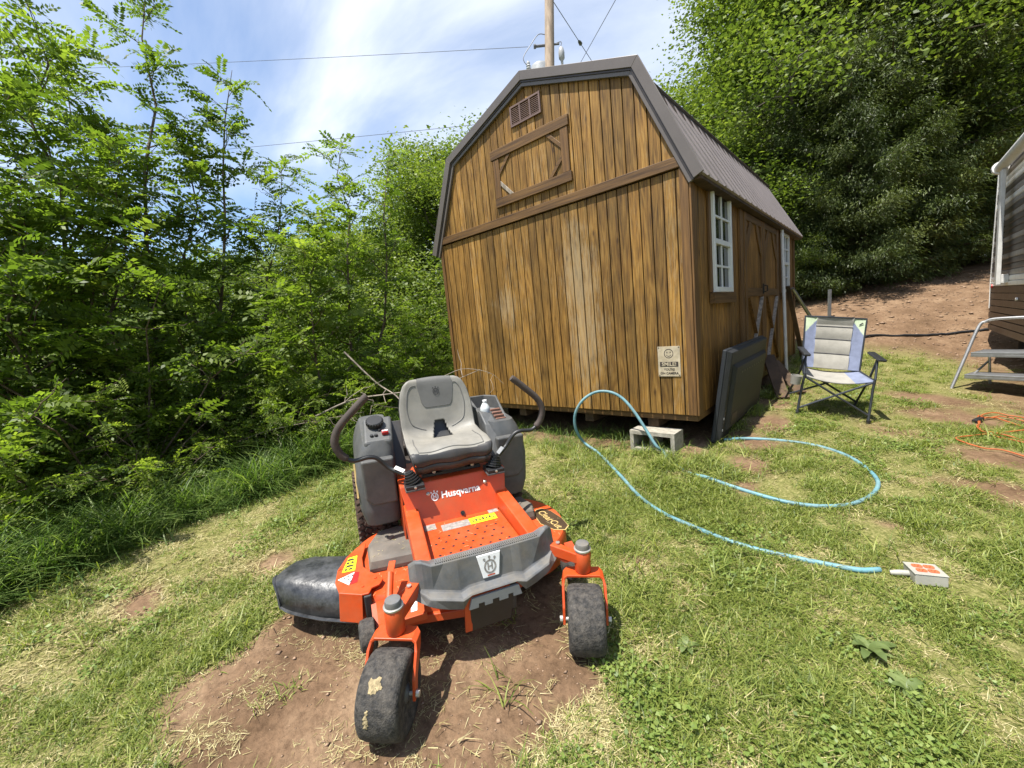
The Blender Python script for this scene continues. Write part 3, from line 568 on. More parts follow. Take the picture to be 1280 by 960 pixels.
    for k in range(9): w_ = (x1-x0-.16)/9; part(MB().box((x0+.08+k*w_+.003, -.0105, z0+.05), (x0+.08+(k+1)*w_-.003, -.0042, z1-.05)), 'plank', M_SIDING, .002, parent=ld, seg=1)
    for a in [((x0-.02, z1-.095), (x1+.015, z1)), ((x0-.0, z0), (x1+.015, z0+.09))]: part(MB().box((a[0][0], ya-.006, a[0][1]), (a[1][0], yb, a[1][1])), 'rail', M_TRIMX, .004, parent=ld)
    for a in ((x0+.005, x0+.09), (x1-.085, x1)): part(MB().box((a[0], ya, z0+.092), (a[1], yb, z1-.097)), 'stile', M_TRIMZ, .004, parent=ld)
    b = .22
    for xs, zs, sx, sz in ((x0+.09, z1-.097, 1, -1), (x1-.085, z1-.097, -1, -1), (x0+.09, z0+.092, 1, 1), (x1-.085, z0+.092, -1, 1)):
        part(MB().prism([(xs, zs+sz*.12), (xs, zs+sz*.17), (xs+sx*.17, zs), (xs+sx*.12, zs)], 'y', ya+.002, yb), 'brace', M_GREYWOOD if (sx*sz < 0) == (sz < 0 and sx < 0) else M_TRIMX, .003, parent=ld)
    # louvred vent
    vx0, vx1, vz0, vz1 = -1.725, -1.337, 2.905, 3.098
    v = part(MB().box((vx0, -.020, vz0), (vx0+.02, -.0035, vz1)).box((vx1-.02, -.020, vz0), (vx1, -.0035, vz1)).box((vx0+.02, -.020, vz1-.018), (vx1-.02, -.0035, vz1)).box((vx0+.02, -.020, vz0), (vx1-.02, -.0035, vz0+.018)).box((-1.604, -.019, vz0+.018), (-1.586, -.0035, vz1-.018)).box((-1.476, -.019, vz0+.018), (-1.458, -.0035, vz1-.018)), 'vent', M_VENT, .002)
    for k in range(9):
        z = vz0+.026+k*.0165; part(MB().box((vx0+.021, -.006, -.006), (vx1-.021, -.0045, .008), R=rotm('X', -.7), c=(0, -.009, z)), 'slat', M_VENT, parent=v)
    # roof: four ribbed planes
    ya, yb = -.032, SL_+.18; R = [(.115, 1.905), (-.345, 2.915), (-1.531, 3.335), (-2.717, 2.915), (-3.177, 1.905)]
    RP = [R[0], (-.385, 2.835), (-1.531, 3.270), (-2.677, 2.835), R[4]]
    for k in range(4):
        (xa, za), (xb, zb) = RP[k], RP[k+1]; d = np.array([xb-xa, 0, zb-za]); ln = np.linalg.norm(d); d /= ln; nrm = np.cross(np.array([0, 1, 0]), d)
        if nrm[2] < 0: nrm = -nrm
        Rm = np.array([d, [0, 1, 0], nrm]).T
        pn = part(MB().box((0, ya, -.03), (ln, yb, 0), Rm, (xa, 0, za)), 'roof_panel', M_ROOF)
        y = ya+.11
        while y < yb-.03:
            part(MB().prism([(y-.026, .0005), (y-.012, .013), (y+.012, .013), (y+.026, .0005)], 'x', -.012, ln+.004).build_in(Rm, (xa, 0, za)), 'roof_rib', M_ROOF, parent=pn)
            y += .2286
    # ridge and knee flashings
    part(MB().tube([(R[2][0], ya+.02, 3.285), (R[2][0], yb+.01, 3.285)], .045, 8), 'ridge_cap', M_RAKE)
    for xk in (-.372, -2.690): part(MB().tube([(xk, ya+.02, 2.846), (xk, yb, 2.846)], .020, 6), 'knee_flashing', M_RAKE2)
    # rake trim on the gable: a wide pale band over a thin darker one
    for k in range(4):
        (xa, za), (xb, zb) = R[k], R[k+1]; e = .0
        a = np.array([xa, za]); b_ = np.array([xb, zb]); d = (b_-a)/np.linalg.norm(b_-a); n = np.array([-d[1], d[0]]);
        if n[1] > 0: n = -n
        def mit(i, off):
            """offset corner of the roof line, mitred"""
            p = np.array(R[i]); ns = []
            for q in (i-1, i):
                if 0 <= q < 4:
                    dd = np.array(R[q+1])-np.array(R[q]); dd /= np.linalg.norm(dd); m_ = np.array([-dd[1], dd[0]]); m_ = -m_ if m_[1] > 0 else m_; ns.append(m_)
            s = sum(ns); s /= np.linalg.norm(s); return p+s*off/np.dot(s, ns[0])
        part(MB().prism([mit(k, -.014), mit(k+1, -.014), mit(k+1, .068), mit(k, .068)], 'y', ya-.022, ya-.004), 'rake_trim', M_RAKE, .003)
        part(MB().prism([mit(k, .0685), mit(k+1, .0685), mit(k+1, .084), mit(k, .084)], 'y', ya-.010, -.004), 'rake_molding', M_RAKE2, .001)
        part(MB().prism([mit(k, .0845), mit(k+1, .0845), mit(k+1, .116), mit(k, .116)], 'y', ya-.002, -.0042), 'rake_molding', M_RAKE, .002)
        part(MB().prism([mit(k, .034), mit(k+1, .034), mit(k+1, .060), mit(k, .060)], 'y', ya-.003, -.0045), 'soffit', M_RAKE2)
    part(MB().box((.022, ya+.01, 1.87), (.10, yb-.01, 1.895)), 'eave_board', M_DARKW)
def _build_in(self, Rm, c):
    self.v = [v@np.asarray(Rm).T+np.asarray(c) for v in self.v]; return self
MB.build_in = _build_in
M_BLACKIRON = mat('black_iron', (0.03, 0.03, 0.03), 0.5, 0.6)
build_shed()

# ------------------------------------------------------------------ things on and by the shed
M_SIGN = mat('worn_sign_board', (0.40, 0.33, 0.22), 0.7, var=0.15, scale=18, dust=.3, dustcol=(.62, .58, .50)); M_INK = mat('sign_ink', (0.035, 0.028, 0.024), 0.8, var=0.1)
def build_sign():
    s = empty('camera_sign', (-.220, -.006, .465)); tag(s, 'small weathered camera warning sign with a smiling face, nailed to the gable', 'sign')
    MB().box((-.096, -.004, -.130), (.096, 0, .130)).build('board', M_SIGN, s, bevel=.001)
    for x, z in ((-.086, .120), (.086, .120), (-.086, -.120), (.086, -.120)): MB().lathe([(.0045, 0), (.0045, .002), (0, .003)], 8, (x, -.004, z), rotm('X', PI/2)).build('nail', M_BLACKIRON, s)
    ring = MB(); a = np.linspace(0, 2*PI, 33)[:-1]
    V = np.r_[np.c_[.040*np.cos(a), .040*np.sin(a), a*0], np.c_[.0345*np.cos(a), .0345*np.sin(a), a*0]]; ring.add(V, [[i, (i+1) % 32, 32+(i+1) % 32, 32+i] for i in range(32)])
    for ex in (-.014, .014):
        e = np.linspace(0, 2*PI, 13)[:-1]; ring.add(np.c_[ex+.0042*np.cos(e), .010+.0075*np.sin(e), e*0], [list(range(12))])
    m_ = np.linspace(PI*1.12, PI*1.88, 12); ring.add(np.r_[np.c_[.025*np.cos(m_), .025*np.sin(m_)-.0, m_*0], np.c_[.0215*np.cos(m_), .0205*np.sin(m_), m_*0]], [[i, i+1, 13+i, 12+i] for i in range(11)])
    f = ring.build('smiling_face', M_INK, s); f.matrix_parent_inverse.identity(); f.rotation_euler = (PI/2, 0, 0); f.location = (0, -.0048, .068)
    bar = MB().box((-.079, -.0052, -.045), (.079, -.0045, -.003)).build('lettering_band', M_INK, s)
    t = text_mesh('SMILE!', .044, M_SIGN, parent=bar, bold=.0008, sx=1.05); t.rotation_euler = (PI/2, 0, 0); t.location = (0, -.0056, -.0245)
    t = text_mesh("YOU'RE", .027, M_INK, parent=s, bold=.0006); t.rotation_euler = (PI/2, 0, 0); t.location = (0, -.0046, -.070)
    t = text_mesh('ON CAMERA', .027, M_INK, parent=s, bold=.0006); t.rotation_euler = (PI/2, 0, 0); t.location = (0, -.0046, -.103)
build_sign()
def build_block():
    o = empty('concrete_block', (-.365, -.02, gz(-.365, -.02)-.030), -.02); tag(o, 'grey two-hole concrete block under the near corner of the shed', 'block')
    W_, H_ = .205, .195; mb = MB()
    mb.box((-W_, -.098, H_-.034), (W_, .098, H_)).box((-W_, -.098, 0), (W_, .098, .034))
    for x0, x1 in ((-W_, -W_+.034), (-.018, .018), (W_-.034, W_)): mb.box((x0, -.0978, .034), (x1, .0978, H_-.034))
    mb.build('block_body', M_CONC, o)
    for (x, y) in ((-.42, 2.4), (-2.75, .3), (-2.75, 4.5), (-.42, 4.6)):
        z = gz(x, y); h = -.147-z
        if h > .02:
            b = MB().box((x-.1, y-.2, z-.02), (x+.1, y+.2, -.147)).build('support_block', M_CONC, shed)
build_block()
M_TVP = mat('black_tv_plastic', (0.012, 0.013, 0.015), 0.6, var=0.2, scale=8, dust=.12, dustcol=(.12, .11, .10), spec=.5); M_TVS = mat('grey_tv_rim', (0.018, 0.021, 0.026), 0.5, var=.1, dust=.1, dustcol=(.14, .14, .13))
M_BLACK = mat('black_plastic', (0.018, 0.018, 0.019), 0.45, var=.15, spec=.5); M_PORT = mat('grey_port', (0.22, 0.22, 0.22), .5)
def build_tv():
    # local axes: x along the set (away from the viewer), y out of the back, z up the set
    o = empty('television', matrix=frame_matrix((.012, .25, -.300), (0.0, 1, .01), (1, 0, -.155))); tag(o, 'large discarded black television standing back outward against the shed wall', 'television')
    wv = 1.42; h = .835
    # with x along +Y and y along +X the third axis points down: use -z for up
    U = -1
    def bx(x0, x1, y0, y1, z0, z1): return MB().box((x0, y0, U*z1), (x1, y1, U*z0))
    bx(0, wv, 0, .035, 0, h).build('bezel', M_TVS, o, bevel=.008)
    MB().loft([[(.005, .036, U*.005), (wv-.005, .036, U*.005), (wv-.005, .036, U*(h-.005)), (.005, .036, U*(h-.005))], [(.03, .075, U*.02), (wv-.03, .075, U*.02), (wv-.03, .075, U*(h-.02)), (.03, .075, U*(h-.02))]]).build('back_cover', M_TVP, o, bevel=.006)
    MB().loft([[(.10, .0755, U*.10), (wv-.10, .0755, U*.10), (wv-.10, .0755, U*(h-.13)), (.10, .0755, U*(h-.13))], [(.13, .105, U*.12), (wv-.13, .105, U*.12), (wv-.13, .105, U*(h-.16)), (.13, .105, U*(h-.16))]]).build('rear_housing', M_TVP, o, bevel=.005)
    for k in range(7): bx(.03+.006*0, .052, .0745, .0785, .08+k*.035, .10+k*.035).build('port', M_PORT if k in (1, 4) else M_BLACK, o)
    bx(.16, .34, .1055, .108, .13, .25).build('port_panel', M_BLACK, o)
    for k in range(10): bx(.30+k*.09, .34+k*.09, .1055, .107, h-.23, h-.215).build('vent_slot', M_BLACK, o)
    MB().beam((.35, .08, U*.02), (.35, .22, U*-.0), .05, .025).beam((1.05, .08, U*.02), (1.05, .22, U*-.0), .05, .025).build('stand_foot', M_BLACK, o, bevel=.004)
build_tv()
M_PVC = mat('white_pvc', (0.66, 0.64, 0.60), 0.4, var=.06); M_STEEL = mat('galvanised_steel', (0.36, 0.37, 0.38), 0.42, .8, var=.12); M_BROWNW = mat('dark_old_board', (0.10, 0.062, 0.035), .8, var=.3, scale=3)
def pole_thing(name, label, cat, a, b, r, m, n=10):
    a = np.array(a, float); b = np.array(b, float); o = MB().tube(np.array([a+(b-a)*s for s in (0, .33, .66, 1)]), r, n).build(name, m, None, smooth='auto'); tag(o, label, cat); return o
pole_thing('pvc_pipe', 'long white plastic pipe standing upright against the shed door', 'pipe', (.125, 3.33, gz(.125, 3.33)-.02), (.062, 3.50, 1.93), .021, M_PVC)
o = MB().beam((.17, 4.52, gz(.17, 4.52)-.01), (.070, 3.85, 1.10), .06, .025).build('plank_prop', M_BROWNW, None, bevel=.002); tag(o, 'dark narrow board leaning under the far shed window', 'board')
pole_thing('metal_pole', 'grey metal pole leaning on the far corner of the shed', 'pole', (.44, 5.50, gz(.44, 5.5)-.01), (.035, 4.52, 1.08), .026, M_STEEL)
for i, (p, q, lab) in enumerate([(((.30, 1.95)), ((.05, 2.55)), 'mossy old plank tilted against the shed door beside the television'), (((.42, 2.30)), ((.07, 2.75)), 'rough old plank lying against the foot of the shed door')]):
    a = (p[0], p[1], gz(*p)+.02); b = (q[0], q[1], .22-.1*i)
    o = MB().beam(a, b, .13, .03).build('old_plank', M_BROWNW, None, bevel=.004); tag(o, lab, 'board', 'old planks by the shed door')
fp = at(1036.5, 391, 8.6); fp[2] = gz(fp[0], fp[1]); pole_thing('fence_post', 'thin lone steel fence post at the top of the bank', 'post', (fp[0], fp[1], fp[2]-.1), (fp[0]+.01, fp[1], fp[2]+.60), .035, M_STEEL, 6)
# ------------------------------------------------------------------ riding mower
M_ORANGE = mat('orange_paint', (0.52, 0.061, 0.010), 0.36, var=0.07, scale=9, dust=.42, dustcol=(0.30, 0.135, 0.06), spec=.5, bump=.05, bscale=220)
M_GREYP = mat('grey_moulded_plastic', (0.075, 0.078, 0.079), 0.5, var=0.12, scale=14, dust=.38, dustcol=(.17, .15, .12), bump=.15, bscale=500)
M_GREYB = mat('grey_bumper_plastic', (0.115, 0.119, 0.124), 0.52, var=0.16, scale=11, dust=.5, dustcol=(.25, .20, .125), bump=.15, bscale=400)
M_VINYL = mat('light_grey_vinyl', (0.215, 0.205, 0.180), 0.5, var=0.10, scale=9, dust=.3, dustcol=(.32, .28, .21), bump=.2, bscale=420)
M_VINYL2 = mat('mid_grey_vinyl', (0.125, 0.121, 0.113), 0.5, var=0.08, scale=9, bump=.2, bscale=420)
M_VINYLD = mat('dark_grey_vinyl', (0.036, 0.037, 0.039), 0.5, var=0.1, scale=9, dust=.15)
M_RUB = mat('tyre_rubber', (0.030, 0.029, 0.028), 0.85, var=0.35, scale=60, dust=.85, dustcol=(.150, .132, .110), bump=.9, bscale=170)
M_LUG = mat('muddy_tyre_rubber', (0.050, 0.036, 0.028), 0.9, var=0.3, scale=22, dust=.7, dustcol=(.17, .10, .065), bump=.6, bscale=90)
M_CHUTE = mat('scuffed_black_plastic', (0.030, 0.031, 0.034), 0.36, var=0.35, scale=16, dust=.35, dustcol=(.20, .20, .20), spec=.6, bump=.8, bscale=34)
M_COVER = mat('dusty_belt_cover', (0.125, 0.112, 0.096), 0.72, var=0.14, scale=10, dust=.55, dustcol=(.27, .215, .15))
M_SILVER = mat('pale_grey_plastic', (0.30, 0.305, 0.31), 0.45, var=.06); M_WHITEP = mat('white_badge', (0.74, 0.74, 0.74), .35, var=.03)
M_YELLOW = mat('yellow_sticker', (0.80, 0.68, 0.02), .45, var=.04); M_STICK = mat('grey_sticker', (0.28, 0.26, 0.24), .5, var=.2, scale=60); M_RED = mat('red_knob', (0.45, 0.02, 0.02), .35)
M_FOAM = mat('brown_grip_foam', (0.065, 0.050, 0.042), .8, var=.15, bump=.3, bscale=300); M_ZINC = mat('zinc_bolt', (.55, .54, .50), .35, .7); M_DECAL = mat('brown_decal', (0.055, 0.035, 0.02), .4); M_GOLD = mat('gold_print', (.50, .36, .14), .45)
M_PALE = mat('white_lettering', (0.78, 0.77, 0.74), .4, var=.03); M_ENG = mat('engine_black', (.03, .03, .032), .5, var=.2, dust=.3); M_BROWNI = mat('copper_brown_plastic', (.20, .10, .07), .5)
MOW_O = np.array([-.062, -2.441, -.545])
MX, MY, MZ = (.446, .895, -.018), (-.892, .447, .072), (.072, -.016, .997)
mower = empty('riding_mower', matrix=frame_matrix(MOW_O, MX, MY)); tag(mower, 'orange and grey zero turn riding mower parked on the bare dirt', 'lawn mower')
def mp_(mb, name, m, bevel=0.0, parent=None, smooth=False, **k): return mb.build(name, m, parent or mower, smooth=smooth, bevel=bevel, **k)
def crown_mark(parent, m, s, M4, flat=.0006):
    """ring with a crown of three points and a letter H inside"""
    mb = MB(); a = np.linspace(PI*.5, PI*2.5, 28)
    mb.add(np.r_[np.c_[.40*np.cos(a), .44*np.sin(a), a*0], np.c_[.29*np.cos(a), .33*np.sin(a), a*0]]*s, [[i, i+1, 29+i, 28+i] for i in range(27)])
    for x0, x1, y0, y1 in ((-.17, -.08, -.2, .24), (.08, .17, -.2, .24), (-.08, .08, -.03, .06)): mb.add(np.array([[x0, y0, 0], [x1, y0, 0], [x1, y1, 0], [x0, y1, 0]])*s, [[0, 1, 2, 3]])
    for cx, cy in ((-.34, .50), (0, .60), (.34, .50)):
        e = np.linspace(0, 2*PI, 9)[:-1]; mb.add(np.c_[(cx+.085*np.cos(e)), cy+.085*np.sin(e), e*0]*s, [list(range(8))])
        mb.add(np.array([[cx-.04, cy-.08, 0], [cx+.04, cy-.08, 0], [cx*.8+.04, .36, 0], [cx*.8-.04, .36, 0]])*s, [[0, 1, 2, 3]])
    o = mb.build('crown_mark', m, parent, fixn=False); o.matrix_local = M4; return o
def build_mower():
    # --- frame, seat box and front panel
    for sg in (-1, 1):
        x0, x1 = sorted((sg*.235, sg*.300))
        mb = MB(); mb.loft([[(sg*.232, .165, .345), (sg*.300, .165, .345), (sg*.300, .165, .430), (sg*.232, .165, .430)], [(sg*.215, .665, .37), (sg*.285, .665, .37), (sg*.285, .665, .492), (sg*.215, .665, .492)]])
        mp_(mb, 'frame_rail', M_ORANGE, .006)
        mp_(MB().loft([[(sg*.236, .66, .24), (sg*.292, .66, .24), (sg*.292, .66, .585), (sg*.236, .66, .585)], [(sg*.236, 1.55, .30), (sg*.285, 1.55, .30), (sg*.285, 1.55, .56), (sg*.236, 1.55, .56)]]), 'frame_side', M_ORANGE, .005)
    a, b, c = (.560, .395), (.645, .598), (.95, .635)
    mb = MB()
    def sheet(p, q, w0, w1, th):
        d = np.array(q)-np.array(p); n = np.array([-d[1], d[0]]); n = n/np.linalg.norm(n)*th
        mb.loft([[(-w0, *p), (w0, *p), (w0, *(np.array(p)-n)), (-w0, *(np.array(p)-n))], [(-w1, *q), (w1, *q), (w1, *(np.array(q)-n)), (-w1, *(np.array(q)-n))]])
    sheet(a, b, .262, .296, .008); fp_ = mp_(mb, 'front_panel', M_ORANGE, .005)
    mb = MB(); mb.box((-.294, .6455, .584), (.294, .98, .600)); mp_(mb, 'seat_pan', M_ORANGE, .006)
    mb = MB(); mb.box((-.285, .655, .30), (.285, 1.5, .583)); mp_(mb, 'body_core', M_ENG)
    # bolts and lettering on the panel
    Rp = frame_matrix((0, 0, 0), (1, 0, 0), (0, b[0]-a[0], b[1]-a[1]))
    def on_panel(x, t, off=.0015):
        p = np.array([x, a[0]+(b[0]-a[0])*t, a[1]+(b[1]-a[1])*t]); n = np.array(Rp.col[2][:3]); M4 = Rp.copy(); M4.translation = Vector(p+n*off); return M4
    tx = text_mesh('Husqvarna', .050, M_PALE, 'brand_lettering', fp_, bold=.0012, sx=1.02); tx.matrix_local = on_panel(.022, .62)
    crown_mark(fp_, M_PALE, .050, on_panel(-.122, .62))
    for x in (-.155, .165): o = mp_(MB().lathe([(.010, 0), (.010, .004), (.006, .008), (.0, .009)], 12), 'bolt', M_ZINC, parent=fp_, smooth='auto'); o.matrix_local = on_panel(x, .72)
    o = mp_(MB().lathe([(.012, 0), (.012, .006), (.005, .006), (.005, .020), (.0, .020)], 10), 'catch', M_BLACK, parent=fp_); o.matrix_local = on_panel(.012, .10)
    # --- footplate with rows of holes and stickers
    z0, y0, z1, y1 = .362, .15, .398, .565
    def fz(y): return z0+(z1-z0)*(y-y0)/(y1-y0)
    fo = mp_(MB().loft([[(-.228, y0, z0-.01), (.228, y0, z0-.01), (.228, y0, z0), (-.228, y0, z0)], [(-.212, y1, z1-.01), (.212, y1, z1-.01), (.212, y1, z1), (-.212, y1, z1)]]), 'footplate', M_ORANGE, .002)
    mb = MB()
    for i in range(6):
        y = .205+i*.044
        for j in range(8):
            x = -.175+j*.05+(.025 if i % 2 else 0)
            if x > .19: continue
            e = np.linspace(0, 2*PI, 9)[:-1]; yy = y+.0058*np.sin(e); mb.add(np.c_[x+.0072*np.cos(e), yy, [fz(q)+.0012 for q in yy]], [list(range(8))])
    h = mp_(mb, 'drain_holes', M_BLACK, parent=fo, fixn=False); h['kind'] = 'stuff'
    def decal(x0, x1, ya, yb, m, name, skew=0.0):
        return mp_(MB().add([(x0, ya, fz(ya)+.0014), (x1, ya, fz(ya)+.0014), (x1+skew, yb, fz(yb)+.0014), (x0+skew, yb, fz(yb)+.0014)], [[0, 1, 2, 3]]), name, m, parent=fo, fixn=False)
    decal(-.120, .028, .470, .525, M_STICK, 'grey_sticker'); ys = decal(.030, .178, .470, .525, M_YELLOW, 'yellow_sticker')
    ink = MB()
    for k in range(7): x = .042+k*.019; ink.add([(x, .487, fz(.487)+.0022), (x+.011, .487, fz(.487)+.0022), (x+.011, .510, fz(.51)+.0022), (x, .510, fz(.51)+.0022)] if k % 2 else [(x, .487, fz(.487)+.0022), (x+.012, .487, fz(.487)+.0022), (x+.006, .512, fz(.512)+.0022)], [[0, 1, 2, 3]] if k % 2 else [[0, 1, 2]])
    q = mp_(ink, 'pictograms', M_INK, parent=ys, fixn=False); q['kind'] = 'stuff'
    decal(-.205, -.145, .505, .555, M_STICK, 'bracket_plate'); decal(.15, .205, .53, .56, M_STICK, 'bracket_plate')
    # --- bumper: sections across the width, symmetric about the middle
    def prof(x):
        s = abs(x)
        yt = np.interp(s, [0, .25, .285, .31, .336], [.090, .094, .110, .128, .150]); zt = np.interp(s, [0, .25, .285, .31, .336], [.470, .472, .486, .482, .456])
        yl = np.interp(s, [0, .102, .142, .27, .31, .336], [.054, .054, .044, .080, .098, .120]); zl = np.interp(s, [0, .102, .142, .27, .31, .336], [.342, .342, .335, .358, .372, .388])
        e = np.interp(s, [.27, .31], [1, .1])
        zb = np.interp(s, [0, .102, .142, .20, .31, .335], [.322, .322, .276, .290, .330, .345]); yb = np.interp(s, [0, .10, .142, .26, .335], [.034, .034, .022, .036, .085])
        return [(x, .185, .398), (x, .172, zt-.026), (x, yt+.022, zt-.004), (x, yt+.003, zt), (x, yt-.004, zt-.006), (x, yl+.010*e+.002, zl+.008*e), (x, yl+.006*e, zl), (x, yl-.030*e, zl-.003), (x, yl-.035*e-.002, zl-.010), (x, yb, zb), (x, yb+.03, zb), (x, .175, zb+.02)]
    xs = np.array([.0, .102, .142, .20, .25, .27, .285, .31, .336]); xs = np.r_[-xs[:0:-1], xs]
    P = np.array([prof(x) for x in xs]); mb = MB(); mb.grid(P); n = len(xs); k = P.shape[1]
    mb.f.append(list(range(k))[::-1]); mb.m.append(0); mb.f.append(list(range((n-1)*k, n*k))); mb.m.append(0)
    bump_ = mp_(mb, 'bumper', M_GREYB, .0022)
    mb = MB()
    for j in range(52):
        x = -.232+j*.0091; y = prof(x)[3][1]; z = prof(x)[3][2]; mb.box((x, y-.003, z-.012), (x+.0045, y+.024, z+.0035))
    o = mp_(mb, 'tread_ribs', M_GREYB, parent=bump_); o['kind'] = 'stuff'
    # badge on the sloping face
    c0 = np.array(prof(0)[4]); c1 = np.array(prof(0)[5]); d = c0-c1; d[0] = 0; ex = np.array([1, 0, 0]); nf = np.cross(ex, d/np.linalg.norm(d))
    def fpt(x, t, off): return c1*(1-t)+c0*t+ex*x+nf*off
    bd = MB(); lo = [fpt(-.038, .08, .001), fpt(.036, .08, .001), fpt(.052, .97, .001), fpt(-.058, .97, .001)]; hi = [fpt(-.036, .09, .007), fpt(.034, .09, .007), fpt(.050, .95, .007), fpt(-.056, .95, .007)]
    bd.loft([lo, hi]); bd_ = mp_(bd, 'badge', M_WHITEP, .0015, parent=bump_)
    o_ = crown_mark(bd_, M_STICK, .070, frame_matrix(fpt(-.002, .48, .0078), ex, d))
    mp_(MB().add([fpt(-.018, .14, .0078), fpt(.016, .14, .0078), fpt(.016, .19, .0078), fpt(-.018, .19, .0078)], [[0, 1, 2, 3]]), 'badge_stripe', M_ORANGE, parent=bd_, fixn=False)
    # pale notched plate and the flap below it
    pl = [(-.118, .268), (-.075, .268), (-.075, .286), (-.048, .286), (-.048, .268), (-.012, .268), (-.012, .286), (.018, .286), (.018, .268), (.060, .268), (.060, .286), (.084, .286), (.084, .268), (.126, .268), (.112, .318), (-.104, .318)]
    mp_(MB().prism(pl, 'y', .030, .042).build_in(np.eye(3), (0, 0, -.012)), 'notched_plate', M_SILVER, .0015)
    fl = mp_(MB().loft([[(-.112, .035, .272), (.085, .035, .272), (.085, .045, .272), (-.112, .045, .272)], [(-.110, .052, .135), (.076, .052, .135), (.076, .062, .135), (-.110, .062, .135)]]), 'rubber_flap', M_BLACK, .003)
    mp_(MB().beam((-.118, .045, .31), (-.122, .055, .14), .012, .03, up=(1, 0, 0)), 'flap_bracket', M_ORANGE); mp_(MB().beam((.090, .045, .31), (.086, .055, .18), .008, .03, up=(1, 0, 0)), 'flap_bracket', M_ENG)
    # --- front casters
    th = math.radians(27); hd = np.array([-math.sin(th), -math.cos(th), 0]); ax = np.array([math.cos(th), -math.sin(th), 0])
    for sg in (-1, 1):
        px = sg*.418; z_ = .0
        arm = mp_(MB().loft([[(px-sg*.02, .03, .345), (px-sg*.02, -.03, .345), (px-sg*.02, -.03, .392), (px-sg*.02, .03, .392)], [(sg*.30, .20, .345), (sg*.30, .11, .345), (sg*.30, .11, .400), (sg*.30, .20, .400)], [(sg*.255, .30, .345), (sg*.255, .17, .345), (sg*.255, .17, .405), (sg*.255, .30, .405)]]), 'caster_arm', M_ORANGE, .004)
        br = mp_(MB().lathe([(.034, .300), (.0365, .304), (.0365, .402), (.034, .405), (.0, .405)], 24, (px, 0, 0)), 'caster_barrel', M_ORANGE, parent=arm, smooth='auto')
        mp_(MB().lathe([(.0385, .4055), (.0385, .412), (.033, .414), (.0, .414)], 24, (px, 0, 0)), 'washer', M_ZINC, parent=arm, smooth='auto')
        mp_(MB().lathe([(.032, .4145), (.032, .430), (.029, .437), (.018, .440), (.0, .440)], 24, (px, 0, 0)), 'dust_cap', M_GREYB, parent=arm, smooth='auto')
        cc = np.array([px, 0, .137])+hd*.112
        fw = .093; fk = MB(); R = np.array([ax, -hd, [0, 0, 1]]).T
        # flat bar bent to an inverted U, following the fork down to the axle
        path = [(-fw, 0, -.005), (-fw, -.055, .10)]
        def fpnt(u, v, w): return cc+ax*u+hd*v+np.array([0, 0, w])
        sec = [(-fw, .0, -.022), (-fw, -.02, .05), (-fw, -.075, .125), (-fw+.006, -.098, .146), (-fw+.020, -.108, .155), (fw-.020, -.108, .155), (fw-.006, -.098, .146), (fw, -.075, .125), (fw, -.02, .05), (fw, .0, -.022)]
        wid = [.014, .019, .024, .028, .034, .034, .028, .024, .019, .014]; loops = []
        for i, (u, v, w) in enumerate(sec):
            t = 5.5e-3; nx, nz = ((1, 0) if i < 3 else (.7, -.7) if i == 3 else (.25, -1) if i == 4 else (-.25, -1) if i == 5 else (-.7, -.7) if i == 6 else (-1, 0)); h_ = wid[i]
            loops.append([fpnt(u-nx*t, v-h_, w-nz*t), fpnt(u+nx*t, v-h_, w+nz*t), fpnt(u+nx*t, v+h_, w+nz*t), fpnt(u-nx*t, v+h_, w-nz*t)])
        fk.loft(loops); fork = mp_(fk, 'caster_fork', M_ORANGE, .002)
        RW = np.array([-hd, [0, 0, 1], ax]).T   # local z of the lathe along the axle
        tyre = mp_(MB().lathe([(.060, -.066), (.100, -.075), (.124, -.077), (.137, -.068), (.1415, -.050), (.143, -.02), (.143, .02), (.1415, .050), (.137, .068), (.124, .077), (.100, .075), (.060, .066)], 40, cc, RW), 'caster_tyre', M_RUB, parent=fork, smooth=True)
        mp_(MB().lathe([(.022, -.075), (.026, -.070), (.060, -.050), (.062, -.046), (.062, .046), (.060, .050), (.026, .070), (.022, .075)], 24, cc, RW), 'caster_rim', M_GREYP, parent=fork, smooth='auto')
        mp_(MB().lathe([(.013, -.112), (.013, -.100), (.008, -.099), (.008, .099), (.013, .100), (.013, .112)], 8, cc, RW), 'axle_bolt', M_ZINC, parent=fork)
    # --- rear wheels
    for sg in (-1, 1):
        cx = sg*.415; c = np.array([cx, 1.215, .258]); RW = np.array([[0, 1, 0], [0, 0, 1], [1, 0, 0]]).T; hw = .118
        ty = mp_(MB().lathe([(.115, -hw+.018), (.17, -hw), (.215, -hw), (.240, -hw+.018), (.248, -hw+.05), (.250, 0), (.248, hw-.05), (.240, hw-.018), (.215, hw), (.17, hw), (.115, hw-.018)], 56, c, RW), 'rear_tyre', M_LUG, smooth=True)
        mb = MB()
        for row in range(6):
            for q in range(40):
                ang = 2*PI*(q+.5*(row % 2))/40; u = -hw+.020+row*(2*hw-.04)/5; rr = .2505 if abs(u) < .08 else .243
                e = np.array([0, math.cos(ang), math.sin(ang)]); tt = np.array([0, -math.sin(ang), math.cos(ang)]); Rl = np.array([[1, 0, 0], tt, e]).T; Rl = Rl@rotm('Z', .5 if row % 2 else -.5)
                mb.box((-.016, -.0115, -.006), (.016, .0115, .009), Rl, c+np.array([u, 0, 0])+e*rr)
        lg = mp_(mb, 'tread_lugs', M_LUG, parent=ty); lg['kind'] = 'stuff'
        mp_(MB().lathe([(.0, -.07), (.06, -.07), (.11, -.085), (.117, -.095), (.117, .095), (.11, .085), (.06, .07), (.0, .07)], 28, c, RW), 'rear_rim', M_GREYP, parent=ty, smooth='auto')
